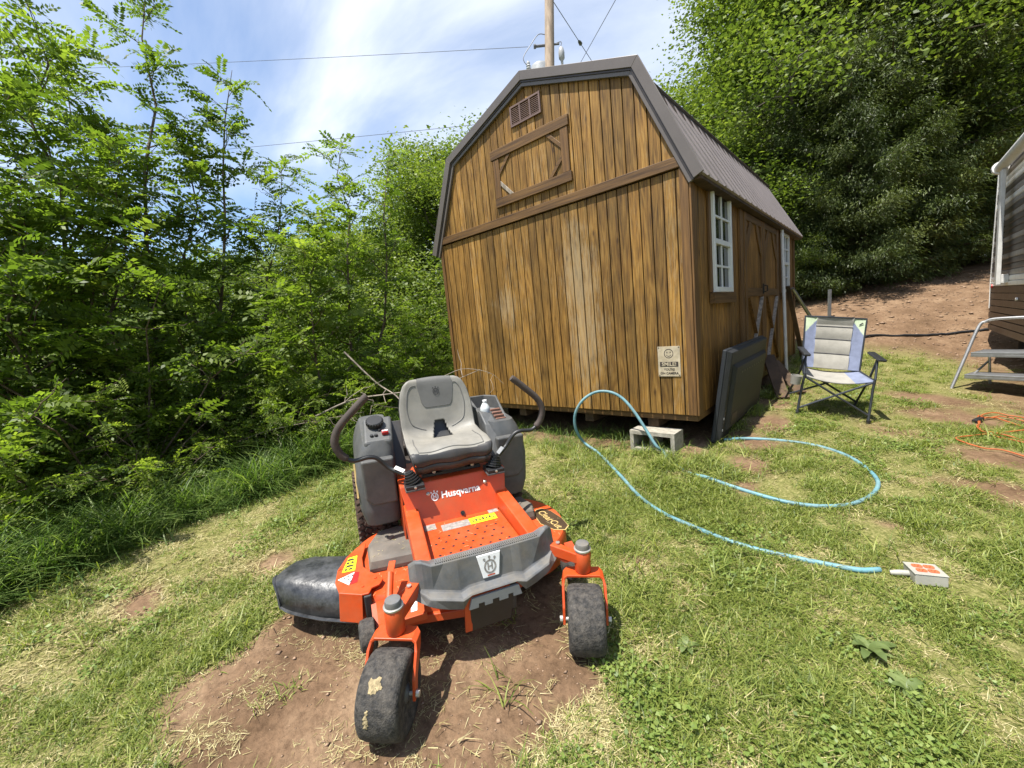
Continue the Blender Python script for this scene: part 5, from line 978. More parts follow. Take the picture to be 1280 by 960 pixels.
# ------------------------------------------------------------------ camper, step, cords, chair, hose
M_CWHITE = mat('camper_white', (0.80, 0.79, 0.76), 0.35, var=.05, dust=.2, dustcol=(.5, .45, .38)); M_CDARK = mat('camper_charcoal', (0.085, 0.075, 0.072), 0.4, var=.12); M_CMID = mat('camper_taupe', (0.30, 0.28, 0.265), 0.4, var=.12); M_CBROWN = mat('camper_brown_skirt', (0.045, 0.032, 0.026), 0.42, var=.15, dust=.25)
M_AWN = mat('awning_vinyl', (.62, .61, .58), .5, var=.06); M_ALU = mat('brushed_aluminium', (.40, .40, .40), .42, .7, var=.08)
def build_camper():
    X = 2.42; yf = 6.85; y0 = -0.4; zb = .06; zt = 2.62; c = empty('camper_trailer', (X, yf, 0)); tag(c, 'white and brown striped travel trailer with ribbed siding at the right edge', 'camper')
    c.location = (X, 0, 0)
    def ye(z): return yf-.28*max(0, (z-.75))/1.0*.55-(.0 if z < .75 else 0)+.0
    def cp(mb, n, m, bevel=0, parent=None, **k): return mb.build(n, m, parent or c, bevel=bevel, **k)
    cp(MB().prism([(y0, zb+.42), (ye(.5), zb+.42), (ye(.75), .75), (ye(zt-.15), zt-.15), (ye(zt)-.12, zt), (y0, zt)], 'x', .006, 2.4), 'body', M_CWHITE)
    rows = [(.50, .58, 0), (.58, .66, 0), (.66, .74, 0), (.74, .82, 0)]
    z = .86; k = 0; pat = [0, 2, 1, 1, 2, 1, 1, 2, 1, 1, 1, 2, 1, 2, 0, 2, 1, 0, 0, 2, 1, 0]
    while z < zt-.06:
        h = .078; mm = [M_CWHITE, M_CDARK, M_CMID][pat[k % len(pat)]]
        cp(MB().prism([(.004, z), (-.008, z+.010), (-.012, z+.03), (-.012, z+h-.008), (.004, z+h)], 'y', y0, ye(z+h)-.02), 'siding_strip', mm)
        z += h; k += 1
    for zq in (.10, .20, .30, .40, .50, .60, .70): cp(MB().prism([(.010, zq), (-.014, zq+.006), (-.014, zq+.092), (.010, zq+.098)], 'y', y0, ye(zq)), 'skirt_strip', M_CBROWN)
    cp(MB().box((-.018, y0, .80), (.002, ye(.8), .86)), 'belt_strip', M_CWHITE, .004)
    cp(MB().loft([[(-.022, ye(.8)-.05, .45), (.05, ye(.8)+.012, .45), (.05, ye(.8)-.05, .45)], [(-.022, ye(.8)-.05, .86), (.05, ye(.8)+.012, .86), (.05, ye(.8)-.05, .86)]]), 'corner_cap', M_CWHITE)
    cp(MB().beam((-.006, ye(.86)-.012, .86), (-.006, ye(2.5)-.012, 2.5), .03, .03, up=(1, 0, 0)), 'edge_trim', M_CWHITE, .004)
    w = cp(MB().box((-.020, 5.98, 1.20), (.0, 6.24, 1.78)), 'window', M_BLACK, .01); cp(MB().box((-.024, 6.01, 1.24), (-.0205, 6.21, 1.74)), 'pane', M_GLASS, parent=w)
    # awning: roller tube high on the wall and its flat arm
    cp(MB().box((-.13, 5.42, .82), (-.085, 5.56, 2.36)), 'awning_arm', M_AWN, .006); cp(MB().box((-.085, 5.44, .84), (-.012, 5.54, .96)).build_in(np.eye(3), (0, 0, 0)), 'arm_bracket', M_AWN, .004)
    cp(MB().tube([(-.10, 5.80, 2.44), (-.10, 5.74, 2.44), (-.10, .2, 2.44)], .065, 14), 'awning_roller', M_AWN, smooth='auto'); cp(MB().lathe([(.085, -.03), (.09, 0), (.085, .05), (0, .06)], 14, (-.10, 5.78, 2.44), np.array([[1, 0, 0], [0, 0, 1], [0, -1, 0]]).T), 'roller_cap', M_CWHITE, smooth='auto')
    cp(MB().box((.0, y0, zt), (2.4, ye(zt)-.14, zt+.04)), 'roof', M_CWHITE, .01)
    cp(MB().box((.25, y0+.3, -.05), (.33, 6.6, .10)).box((2.0, y0+.3, -.05), (2.08, 6.6, .10)), 'chassis_beam', M_BLACKIRON)
    for y in (2.2, 3.1):
        zz = gz(X+.15, y); t = cp(MB().lathe([(.20, -.10), (.31, -.10), (.34, -.06), (.34, .06), (.31, .10), (.20, .10)], 30, (.16, y, zz+.335), np.array([[0, 1, 0], [0, 0, 1], [1, 0, 0]]).T), 'tyre', M_RUB, smooth='auto'); cp(MB().lathe([(0, -.07), (.20, -.085), (.205, 0), (.20, .085), (0, .07)], 20, (.16, y, zz+.335), np.array([[0, 1, 0], [0, 0, 1], [1, 0, 0]]).T), 'rim', M_ALU, parent=t)
    for y in (6.45, .4): cp(MB().tube([(.29, y, .0), (.29, y, gz(X+.29, y)-.02)], .03, 8), 'stabiliser', M_BLACKIRON)
    cp(MB().lathe([(.03, 0), (.03, .014), (0, .016)], 10, (-.014, 6.62, .80), rotm('Y', -PI/2)), 'marker_lamp', M_RED)
    cp(MB().lathe([(.02, 0), (.02, .02), (0, .022)], 10, (-.016, 4.80, .62), rotm('Y', -PI/2)), 'water_inlet', M_CWHITE)
build_camper()
def build_step():
    # folding two-step stand with a tall hoop
    o = empty('step_stool', (1.98, 4.05, gz(1.98, 4.05)), -.42); tag(o, 'grey metal folding step stool with a tall hoop handle at the camper', 'step ladder'); z0 = -.02
    def g(x, y): return gz(1.98+x*math.cos(-.42)-y*math.sin(-.42), 4.05+x*math.sin(-.42)+y*math.cos(-.42))-gz(1.98, 4.05)
    hoop = smooth_path([(-.10, -.30, g(-.1, -.3)-.02), (-.04, -.14, .38), (.02, 0, .74), (.07, .03, .80), (.14, .04, .825), (.35, .04, .83), (.56, .04, .825), (.62, .03, .80), (.66, 0, .74), (.69, -.14, .38), (.72, -.30, g(.72, -.3)-.02)], 6)
    MB().tube(hoop, .017, 10).build('hoop_leg', M_ALU, o, smooth='auto')
    for x in (.06, .62): MB().tube([(x, .26, g(x, .26)-.02), (x, .20, .42)], .014, 8).build('rear_leg', M_ALU, o, smooth='auto')
    for z, y0, y1 in ((.415, -.12, .24), (.165, -.26, .0)): MB().box((.0, y0, z), (.66, y1, z+.025)).box((.0, y0, z-.03), (.66, y0+.012, z-.0005)).build('tread', M_STEEL, o, bevel=.004)
    for x in (.05, .63): MB().beam((x, -.2, .17), (x, .24, .30), .02, .012).build('side_link', M_ALU, o)
build_step()
def build_cord():
    M = mat('orange_cord', (0.40, 0.11, 0.035), .45, var=.1); g = np.random.default_rng(3); c = G(1262, 537); pts = []
    P0 = G(1226, 526); pts.append(P0[:2])
    for px, py in ((1240, 524), (1256, 528)): pts.append(G(px, py)[:2])
    for k in range(23):
        a = -.6+k*.62; rx = .30+.05*math.sin(k*1.9); ry = .42+.08*math.cos(k*1.3); pts.append(c[:2]+np.array([rx*math.cos(a)*.9+.10, ry*math.sin(a)])+np.array([.05*math.sin(k*.7), .06*math.cos(k*.9)]))
    pts += [G(1200, 548)[:2], G(1225, 560)[:2], G(1278, 572)[:2], G(1278, 572)[:2]+np.array([.6, -.5])]
    P = smooth_path(np.array(pts), 7); z = ground_full(P[:, 0], P[:, 1])+.012+.012*np.abs(np.sin(np.arange(len(P))*.35)); o = empty('extension_cord', (c[0], c[1], gz(c[0], c[1]))); tag(o, 'orange extension cord lying in loose coils on the dirt', 'cord')
    V = np.c_[P, z]-np.array(o.location); MB().tube(V, .0058, 7).build('cable', M, o, smooth='auto')
    q = np.array([P[0][0], P[0][1], z[0]+.008])-np.array(o.location); d = (V[3]-V[0])/np.linalg.norm(V[3]-V[0]); MB().beam(q-d*.10, q+d*.01, .045, .036).build('plug', M_BLACK, o, bevel=.008)
build_cord()
M_CG = mat('grey_chair_fabric', (0.29, 0.275, 0.24), .85, var=.08, scale=14, bump=.4, bscale=260); M_CB = mat('blue_chair_fabric', (0.175, 0.200, 0.29), .85, var=.10, scale=14, bump=.4, bscale=260); M_CGN = mat('mint_chair_fabric', (0.46, 0.54, 0.37), .85, var=.08, scale=14, bump=.4, bscale=260); M_PIPE = mat('dark_binding', (.05, .05, .06), .8); M_CFR = mat('dark_chair_tube', (.055, .06, .068), .38, .5, var=.1)
def build_chair():
    k = .93; O = CAM+k*(np.array([.748, 1.792, -.348])-CAM); o = empty('camp_chair', matrix=frame_matrix(O, (.932, .328, -.158), (-.313, .943, .11))); tag(o, 'folding camp chair in grey, blue and mint fabric on the lawn', 'chair')
    def cb(mb, n, m, parent=None, **kw): return mb.build(n, m, parent or o, **kw)
    S = k
    # fabric back, seat
    BL0, BL1 = np.array([.262, .36, .42])*S, np.array([.281, .572, .953])*S
    def bp_(u, v):
        a = BL0+(BL1-BL0)*v; sag = .030*(1-u*u)*(1-abs(2*v-1)**3); p = np.array([u*a[0], a[1]+sag, a[2]]); pf = .012*abs(math.sin(v*PI*3.55)) if abs(u) < .62 else 0; return p+np.array([0, -pf, pf*.3])
    def col(u, v):
        if abs(u) < .60: return 0
        return 2 if v > .66+.34*(1-abs(u))/.4*.8 else 1
    nu, nv = 61, 100; P = np.array([[bp_(u, v) for u in np.linspace(-1, 1, nu)] for v in np.linspace(0, 1, nv)])
    def fabric(name, P, f, parent=None):
        mb = MB(); mb.grid(P); a, b = P.shape[:2]; mb.m = [f((j+.5)/(b-1)*2-1, (i+.5)/(a-1)) for i in range(a-1) for j in range(b-1)]; ob = cb(mb, name, [M_CG, M_CB, M_CGN], parent, smooth=True, fixn=False); sd = ob.modifiers.new('cloth', 'SOLIDIFY'); sd.thickness = .012; return ob
    bk = fabric('backrest', P, col)
    for v in (.285, .565, .845-.03): cb(MB().tube(np.array([bp_(u, v)+np.array([0, -.004, 0]) for u in np.linspace(-.61, .61, 12)]), .0035, 6), 'seam', M_PIPE, bk, smooth='auto')
    ed = [bp_(-1, v) for v in np.linspace(0, 1, 14)]+[bp_(u, 1) for u in np.linspace(-.9, 1, 12)]+[bp_(1, v) for v in np.linspace(.95, 0, 14)]; cb(MB().tube(np.array(ed), .008, 7), 'back_tube', M_CFR, smooth='auto')
    lg = bp_(.80, .90); cb(MB().prism([(.200, lg[2]-.012), (.212, lg[2]-.014), (.236, lg[2]+.010), (.226, lg[2]+.014)], 'y', lg[1]-.012, lg[1]-.008), 'embroidered_mark', M_PIPE, bk)
    def sp(u, v): return np.array([u*(.296-.03*v)*S, (.045+.36*v)*S, (.40+.02*v)*S-.050*(1-u*u)*(1-.3*v)])
    P2 = np.array([[sp(u, v) for u in np.linspace(-1, 1, 21)] for v in np.linspace(0, 1, 14)]); fabric('seat', P2, lambda u, v: 1 if u > .45 else 0)
    # legs and crossed braces
    A = lambda x, y, z: np.array([x, y, z])*S
    for s in (-1, 1):
        cb(MB().tube([A(s*.308, -.026, -.02), A(s*.300, .04, .30), A(s*.296, .045, .42)], .0115, 8), 'front_leg', M_CFR, smooth='auto'); cb(MB().tube([A(s*.331, .478, -.005), A(s*.31, .22, .36), A(s*.30, .12, .60)], .0105, 8), 'rear_leg', M_CFR, smooth='auto')
        cb(MB().tube([A(s*.30, .045, .41), A(s*.305, .13, .60)], .0105, 8), 'arm_post', M_CFR, smooth='auto'); cb(MB().tube([A(s*.262, .36, .42), A(s*.30, .08, .40)], .009, 8), 'seat_rail', M_CFR, smooth='auto')
        cb(MB().box((-.032, -.10, -.012), (.032, .20, .012), rotm('X', .06), A(s*.315, .14, .618)), 'armrest', M_BLACK, bevel=.010); cb(MB().lathe([(.018, 0), (.018, .035), (0, .036)], 10, A(s*.308, -.026, -.03)), 'foot', M_BLACK)
        cb(MB().tube([A(s*.300, -.01, .05), A(-s*.30, .05, .385)], .010, 8), 'front_brace', M_CFR, smooth='auto'); cb(MB().tube([A(s*.322, .45, .06), A(-s*.268, .35, .40)], .010, 8), 'rear_brace', M_CFR, smooth='auto')
    cb(MB().lathe([(.042, 0), (.050, .085), (.046, .085), (.040, .006), (0, .006)], 16, A(-.372, .02, .30)), 'cup_pouch', M_CG, smooth='auto')
build_chair()
M_HOSE = mat('blue_hose', (0.105, 0.245, 0.285), .45, var=.22, scale=7, dust=.55, dustcol=(.30, .36, .34)); M_BOX = mat('grey_outlet_box', (.34, .33, .285), .5, var=.08, dust=.2); M_OUT = mat('orange_outlet', (.72, .13, .055), .4, var=.05)
def build_hose():
    def g(px, py, up=.006): p = G(px, py); return [p[0], p[1], p[2]+up]
    a = [g(1100, 713, .004), g(1075, 714), g(1040, 708), g(1000, 700), g(950, 689), g(905, 675), g(868, 660), g(830, 643), g(800, 622), g(778, 598), g(760, 579), g(746, 567, .02)]
    d0 = float(np.dot(np.array(a[-1])-CAM, AF)); d1 = float(np.dot(G(829, 567)-CAM, AF)); ap = [(730, 553), (720, 537), (719, 518), (728, 501), (744, 490.5), (762, 490), (778, 498), (793, 515), (808, 538), (820, 557)]
    mid = [list(at(px, py, d0+.12+(d1-d0-.12)*k/9.)) for k, (px, py) in enumerate(ap)]
    b = [g(829, 567, .02), g(838, 575, -.01), g(850, 583, -.014), g(865, 591, -.012), g(882, 598, .010), g(915, 609), g(950, 620), g(985, 629), g(1025, 634), g(1060, 632), g(1085, 623), g(1097, 610), g(1094, 597), g(1075, 580), g(1050, 567), g(1015, 557), g(970, 551), g(930, 549), g(905, 551, .01)]
    P = smooth_path(np.array(a+mid+b), 8); o = MB().tube(P, .0135, 10).build('garden_hose', M_HOSE, None, smooth='auto'); tag(o, 'blue garden hose looping across the lawn and arching up by the shed', 'hose')
build_hose()
def build_box():
    p = G(1157, 728); x = G(1185, 734)-G(1135, 728); x[2] = 0; n = np.array([-.05, .05, 1]); xa = x/np.linalg.norm(x); ya = np.cross(n/np.linalg.norm(n), xa); o = empty('outlet_box', matrix=frame_matrix(p+np.array([0, .03, .0]), xa, ya)); tag(o, 'grey outlet box with four orange sockets lying in the grass', 'outlet box')
    MB().box((-.060, -.057, -.004), (.060, .057, .046)).build('box_body', M_BOX, o, bevel=.004); MB().box((-.062, -.059, .0465), (.062, .059, .051)).build('cover_plate', M_BOX, o, bevel=.002)
    for sx in (-.022, .022):
        for sy in (-.021, .021):
            e = np.linspace(0, 2*PI, 17)[:-1]; po = np.c_[sx+.0195*np.clip(np.cos(e)*1.15, -1, 1), sy+.0165*np.clip(np.sin(e)*1.15, -.9, .9)]; q = MB().prism(po, 'z', .0512, .0550).build('socket', M_OUT, o)
            for dx, dy in ((-.007, .003), (.007, .003), (0, -.008)): MB().box((sx+dx-.0014, sy+dy-.004, .0551), (sx+dx+.0014, sy+dy+.004, .0555)).build('slot', M_BLACK, q)
    MB().tube([(-.061, .0, .022), (-.10, .0, .020), (-.13, .005, .014)], [.014, .014, .011], 10).build('cable_gland', M_BOX, o, smooth='auto')
build_box()
def build_line():
    P = smooth_path(np.array([[*G(px, py)[:2]] for px, py in ((1236, 414), (1205, 417), (1170, 420), (1130, 421), (1095, 421), (1075, 423))]), 6); z = ground_full(P[:, 0], P[:, 1])+.02; o = MB().tube(np.c_[P, z], .021, 7).build('black_pipe', M_BLACK, None, smooth='auto'); tag(o, 'black water line running along the foot of the dirt bank', 'pipe')
build_line()
# ------------------------------------------------------------------ utility pole and wires
M_POLE = mat('grey_pole_wood', (.36, .275, .20), .8, var=.22, scale=2.2, stretch=(6, 6, .5), bump=.4, bscale=6); M_WIRE = mat('dark_wire', (.12, .125, .14), .5); M_CER = mat('grey_porcelain', (.38, .38, .38), .35, var=.08); M_TRANS = mat('transformer_paint', (.36, .37, .38), .45, var=.08)
def build_pole():
    b = at(687, 80, 11.0); t = at(686, -90, 11.0); o = empty('utility_pole', (b[0], b[1], gz(b[0], b[1]))); o0 = np.array(o.location); tag(o, 'wooden utility pole with a transformer rising behind the shed roof', 'utility pole')
    def cb(mb, n, m, **k): return mb.build(n, m, o, **k)
    zt = t[2]-o0[2]; top = np.array([t[0]-o0[0], t[1]-o0[1], zt]); q = lambda z: top*(z/zt); q0 = lambda z: np.array([*(np.array([b[0], b[1]])-o0[:2]+(np.array([t[0], t[1]])-np.array([b[0], b[1]]))*((z+o0[2]-b[2])/(t[2]-b[2]))), z])
    cb(MB().tube([q0(z) for z in np.linspace(-.2, zt, 12)], np.linspace(.155, .115, 12), 14), 'pole', M_POLE, smooth='auto')
    R = AR*np.array([1, 1, 0]); R /= np.linalg.norm(R); zb = b[2]-o0[2]
    cn = q0(zb-.45)-R*.10-AF*.0+np.array([-.15, .18, 0]); cb(MB().lathe([(.0, -.5), (.24, -.5), (.26, -.46), (.26, .46), (.24, .52), (.12, .58), (0, .59)], 22, cn-R*.10), 'transformer', M_TRANS, smooth='auto')
    ins = [(.040, 0), (.065, .03), (.045, .06), (.065, .09), (.045, .12), (.062, .15), (.040, .18), (.05, .22), (.03, .26), (0, .27)]
    i1 = q0(zb-.16)-R*.55; cb(MB().lathe(ins, 12, i1), 'bushing', M_CER, smooth='auto'); cb(MB().tube([i1, i1+np.array([0, 0, -.3]), q0(zb-.5)-R*.3], .03, 8), 'bushing_arm', M_CER, smooth='auto')
    i2 = q0(zb+.05)+R*.33; cb(MB().lathe([(.03, -.2), (.035, .0), (.075, .05), (.08, .20), (.06, .30), (.03, .34), (0, .35)], 14, i2), 'arrester', M_CER, smooth='auto'); cb(MB().tube([i2+np.array([0, 0, -.2]), i2+np.array([0, 0, -.5]), q0(zb-.6)+R*.1], .025, 8), 'arrester_arm', M_CER, smooth='auto')
    cb(MB().tube([q0(zb+.50)-R*.12, q0(zb+.50)-R*.40], .035, 10).tube([q0(zb+.50)-R*.36, q0(zb+.50)-R*.42], .055, 10), 'dead_end', M_WIRE, smooth='auto')
    cb(MB().tube(smooth_path([q0(zb+.78)-R*.1, q0(zb+.80)-R*.30, q0(zb+.55)-R*.50, q0(zb+.22)-R*.70, q0(zb-.02)-R*.55, i1+np.array([0, 0, .26])], 6), .010, 6), 'jumper', M_WIRE, smooth='auto'); cb(MB().tube(smooth_path([q0(zb+.5)+R*.1, q0(zb+.55)+R*.30, i2+np.array([0, 0, .35])], 6), .010, 6), 'jumper', M_WIRE, smooth='auto')
    cb(MB().tube([q0(zb+.50)+R*.1, q0(zb+.50)+R*.26], .025, 8), 'standoff', M_WIRE, smooth='auto')
    def wire(pts, r, label):
        w = MB().tube(np.array(pts), r, 5).build('power_line', M_WIRE, None, smooth='auto'); tag(w, label, 'wire')
    a = at(660, 58.5, 11.0); e = at(-250, 92, 26); mid = [a+(e-a)*s+np.array([0, 0, -.5*4*s*(1-s)*.4]) for s in np.linspace(0, 1, 16)]; wire(mid, .0065, 'upper power line running left from the utility pole')
    a = at(640, 151, 11.0); e = at(-250, 222, 24); wire([a+(e-a)*s+np.array([0, 0, -.25*4*s*(1-s)]) for s in np.linspace(0, 1, 16)], .0065, 'lower power line running left to the pole from the trees')
    a = at(691, 1, 11.0); e = at(757, 103, 16.5); w0 = [a+(e-a)*s for s in np.linspace(0, 1, 8)]; wire(w0, .010, 'guy wire sloping down to the right from the pole, with a dark clamp')
    g_ = bpy.data.objects['power_line.002']; k = a+(e-a)*.41; d = (e-a)/np.linalg.norm(e-a); MB().tube([k-d*.16, k-d*.04, k+d*.1, k+d*.16], [.014, .05, .06, .014], 8).build('wire_clamp', M_WIRE, g_, smooth='auto')
    a = at(775, -10, 14); e = at(718, 92, 20); wire([a+(e-a)*s for s in np.linspace(0, 1, 8)], .013, 'thin wire crossing the guy wire above the roof')
build_pole()
# ------------------------------------------------------------------ vegetation
M_LOCUST = leaf_mat('locust_leaf', (0.058, 0.098, 0.015), (0.145, 0.210, 0.032), (0.285, 0.345, 0.068), 0.58)
M_OAK = leaf_mat('oak_leaf', (0.055, 0.088, 0.016), (0.140, 0.195, 0.036), (0.275, 0.320, 0.075), 0.42)
M_CEDAR = leaf_mat('cedar_spray', (0.036, 0.054, 0.014), (0.085, 0.112, 0.030), (0.155, 0.180, 0.055), 0.30)
M_BARK = mat('brown_bark', (.13, .095, .065), .9, var=.3, scale=10, bump=.6, bscale=30); M_GREYBARK = mat('grey_bark', (.17, .145, .12), .9, var=.3, scale=10, bump=.5, bscale=30); M_DEAD = mat('bare_dead_wood', (.27, .225, .18), .85, var=.25, scale=14)
M_WEED = leaf_mat('weed_leaf', (.075, .110, .032), (.125, .170, .052), (.200, .245, .085), .3)
def unit(v): return v/(np.linalg.norm(v, axis=-1, keepdims=True)+1e-9)
def quads(p, d, n, L, Wd, tint, tipdrop=0.0):
    """rhombic leaves: p base, d direction, n normal"""
    d = unit(d); s = unit(np.cross(n, d)); L = np.broadcast_to(np.asarray(L, float), (len(p),))[:, None]; Wd = np.broadcast_to(np.asarray(Wd, float), (len(p),))[:, None]; m_ = p+d*L*.48; u = unit(np.cross(d, s))
    V = np.stack([p, m_-s*Wd*.5+u*Wd*.10, p+d*L-np.array([0, 0, 1.])*L*tipdrop, m_+s*Wd*.5+u*Wd*.10], 1); return V.reshape(-1, 3), np.repeat(tint, 4)
def compound(base, axis, up, L, g, pairs=7):
    """pinnate leaves: leaflets in pairs along a drooping midrib"""
    n = len(base); axis = unit(axis); up = unit(up-axis*np.sum(up*axis, 1, keepdims=True)); side = np.cross(axis, up); L = np.broadcast_to(np.asarray(L, float), (n,)); Vs = []; Ts = []; t0 = np.clip(g.normal(.45, .18, n), 0, 1)
    for k in range(pairs+1):
        s = .16+.84*k/pairs; c = base+axis*(L*s)[:, None]-np.array([0, 0, 1.])*(L*.30*s*s)[:, None]
        if k == pairs: dirs = [axis-np.array([0, 0, .4])]
        else: dirs = [side*.9+axis*.5, -side*.9+axis*.5]
        for dd in dirs:
            ll = L*(.235-.06*abs(s-.55))*g.uniform(.85, 1.15, n); nn = up+g.normal(0, .38, (n, 3)); V, T = quads(c, dd+g.normal(0, .10, (n, 3))-np.array([0, 0, .18]), nn, ll, ll*.54, np.clip(t0+g.normal(0, .07, n), 0, 1)); Vs.append(V); Ts.append(T)
    return np.concatenate(Vs), np.concatenate(Ts)
def limb_mesh(mb, a, b, r0, r1, g, n=6, wob=.04, sag=0.0):
    k = 5; s = np.linspace(0, 1, k); P = a+(b-a)*s[:, None]; ln = np.linalg.norm(b-a); P[1:-1] += g.normal(0, wob*ln, (k-2, 3))*np.array([1, 1, .5]); P[:, 2] += sag*ln*np.sin(s*PI); mb.tube(P, r0+(r1-r0)*s, n); return P
def sapling_data(h, g, lean=(0, 0), nb=14, spread=1.0, leafL=.23, dens=1.0, low=.22):
    """young locust: thin stem, rising side shoots, pinnate leaves. returns stem builder, leaf verts, tints"""
    mb = MB(); ks = np.linspace(0, 1, 9); st = np.c_[lean[0]*h*ks**1.4, lean[1]*h*ks**1.4, h*ks]; st[1:-1, :2] += g.normal(0, .012*h, (7, 2)); mb.tube(st, (.0055*h)*(1-ks)**.9+.003, 7); B = []; A = []; U = []
    def stem(s): return np.array([np.interp(s, ks, st[:, i]) for i in range(3)])
    def leaves_on(P, step, first=.15, lim=1.0):
        ln = np.linalg.norm(P[-1]-P[0]); m_ = max(2, int(ln*first and ln/step)); 
        for i in range(m_):
            s = first+(lim-first)*(i+g.uniform(0, .7))/m_; j = min(s*(len(P)-1), len(P)-1.001); q = P[int(j)]+(P[int(j)+1]-P[int(j)])*(j-int(j)); d = unit(P[min(int(j)+1, len(P)-1)]-P[int(j)]); a = g.uniform(0, 2*PI); o = np.array([math.cos(a), math.sin(a), .15]); B.append(q); A.append(d*.35+o+np.array([0, 0, g.normal(0, .35)])); U.append(np.array([0, 0, 1.])+g.normal(0, .50, 3))
    for k in range(nb):
        s = low+(1-low)*(k+g.uniform(0, .8))/nb; s = min(s, .97); a = k*2.4+g.uniform(-.4, .4); ln = spread*h*(.10+.26*(1-s)**.8)*g.uniform(.7, 1.25); p = stem(s); el = g.uniform(.45, .95); d = np.array([math.cos(a)*math.cos(el), math.sin(a)*math.cos(el), math.sin(el)]); P = limb_mesh(mb, p, p+d*ln, .0032*h*(1-s)+.003, .002, g, 5, .05, .06); leaves_on(P, .060/dens)
        for q in range(2):
            j = g.integers(1, 4); e = g.uniform(.2, .8); a2 = a+g.uniform(-1.2, 1.2); P2 = limb_mesh(mb, P[j], P[j]+np.array([math.cos(a2)*math.cos(e), math.sin(a2)*math.cos(e), math.sin(e)])*ln*.5, .003, .0015, g, 4, .05); leaves_on(P2, .070/dens)
    top = st[-4:]; leaves_on(top, .05/dens, .0)
    V, T = compound(np.array(B), np.array(A), np.array(U), leafL*g.uniform(.75, 1.2, len(B)), g); return mb, V, T
def plant(name, label, cat, group, mb, V, T, leafm, barkm, loc, rz=0.0, sc=1.0):
    o = empty(name, loc, rz); o.scale = (sc,)*3; tag(o, label, cat, group); mb.build('trunk', barkm, o, smooth='auto', fixn=False); np_mesh('crown', V, np.arange(len(V)).reshape(-1, 4), leafm, o, T); return o
def build_saplings():
    # the tall slender saplings: pixel of the tip and of a low point on the stem, and how far off they stand
    # tip pixel, foot pixel, distance, side shoots, spread, leaves start at, label
    spec = [((30, -8), (128, 560), 4.3, 20, .62, .22, 'tallest slender sapling leaning at the left edge of the brush'), ((184, -30), (208, 560), 4.9, 15, .42, .20, 'tall straight sapling with a feathery tip against the sky'), ((80, 85), (175, 560), 5.2, 18, .62, .2, 'leafy sapling between the two tallest stems'), ((-60, 60), (40, 600), 3.7, 18, .7, .2, 'near sapling cut by the left edge of the photo'),
            ((243, 150), (250, 540), 5.2, 16, .55, .2, 'middling sapling right of the tall straight stem'), ((290, 88), (272, 545), 5.4, 14, .42, .2, 'slim sapling with a pointed tip in mid sky'), ((150, 190), (150, 560), 4.4, 20, .8, .15, 'bushy sapling low in front of the tall stems'), ((352, 212), (330, 545), 5.6, 18, .7, .15, 'sapling with a dark rounded top left of the gap of sky'), ((428, 178), (455, 530), 6.2, 14, .5, .18, 'tall pale sapling nearest the shed'), ((488, 190), (482, 525), 6.6, 13, .45, .18, 'pale sapling just left of the shed wall'), ((20, 240), (30, 590), 3.5, 18, .9, .15, 'low bushy sapling in the left corner of the brush'), ((395, 270), (400, 535), 5.2, 16, .8, .12, 'short leafy sapling in front of the pale ones')]
    g = np.random.default_rng(21)
    for i, (tip, foot, dp, nb, spr, low, lab) in enumerate(spec):
        f = at(foot[0], foot[1], dp); b = np.array([f[0], f[1], gz(f[0], f[1])-.05]); t = at(tip[0], tip[1], dp*1.02); h = t[2]-b[2]; mb, V, T = sapling_data(h, g, ((t[0]-b[0])/h, (t[1]-b[1])/h), nb+4, spr, .27*g.uniform(.8, 1.2), 1.15, low)
        plant('locust_sapling', lab, 'sapling', 'young locust saplings in the brush', mb, V, T, M_LOCUST, M_BARK, tuple(b))
build_saplings()
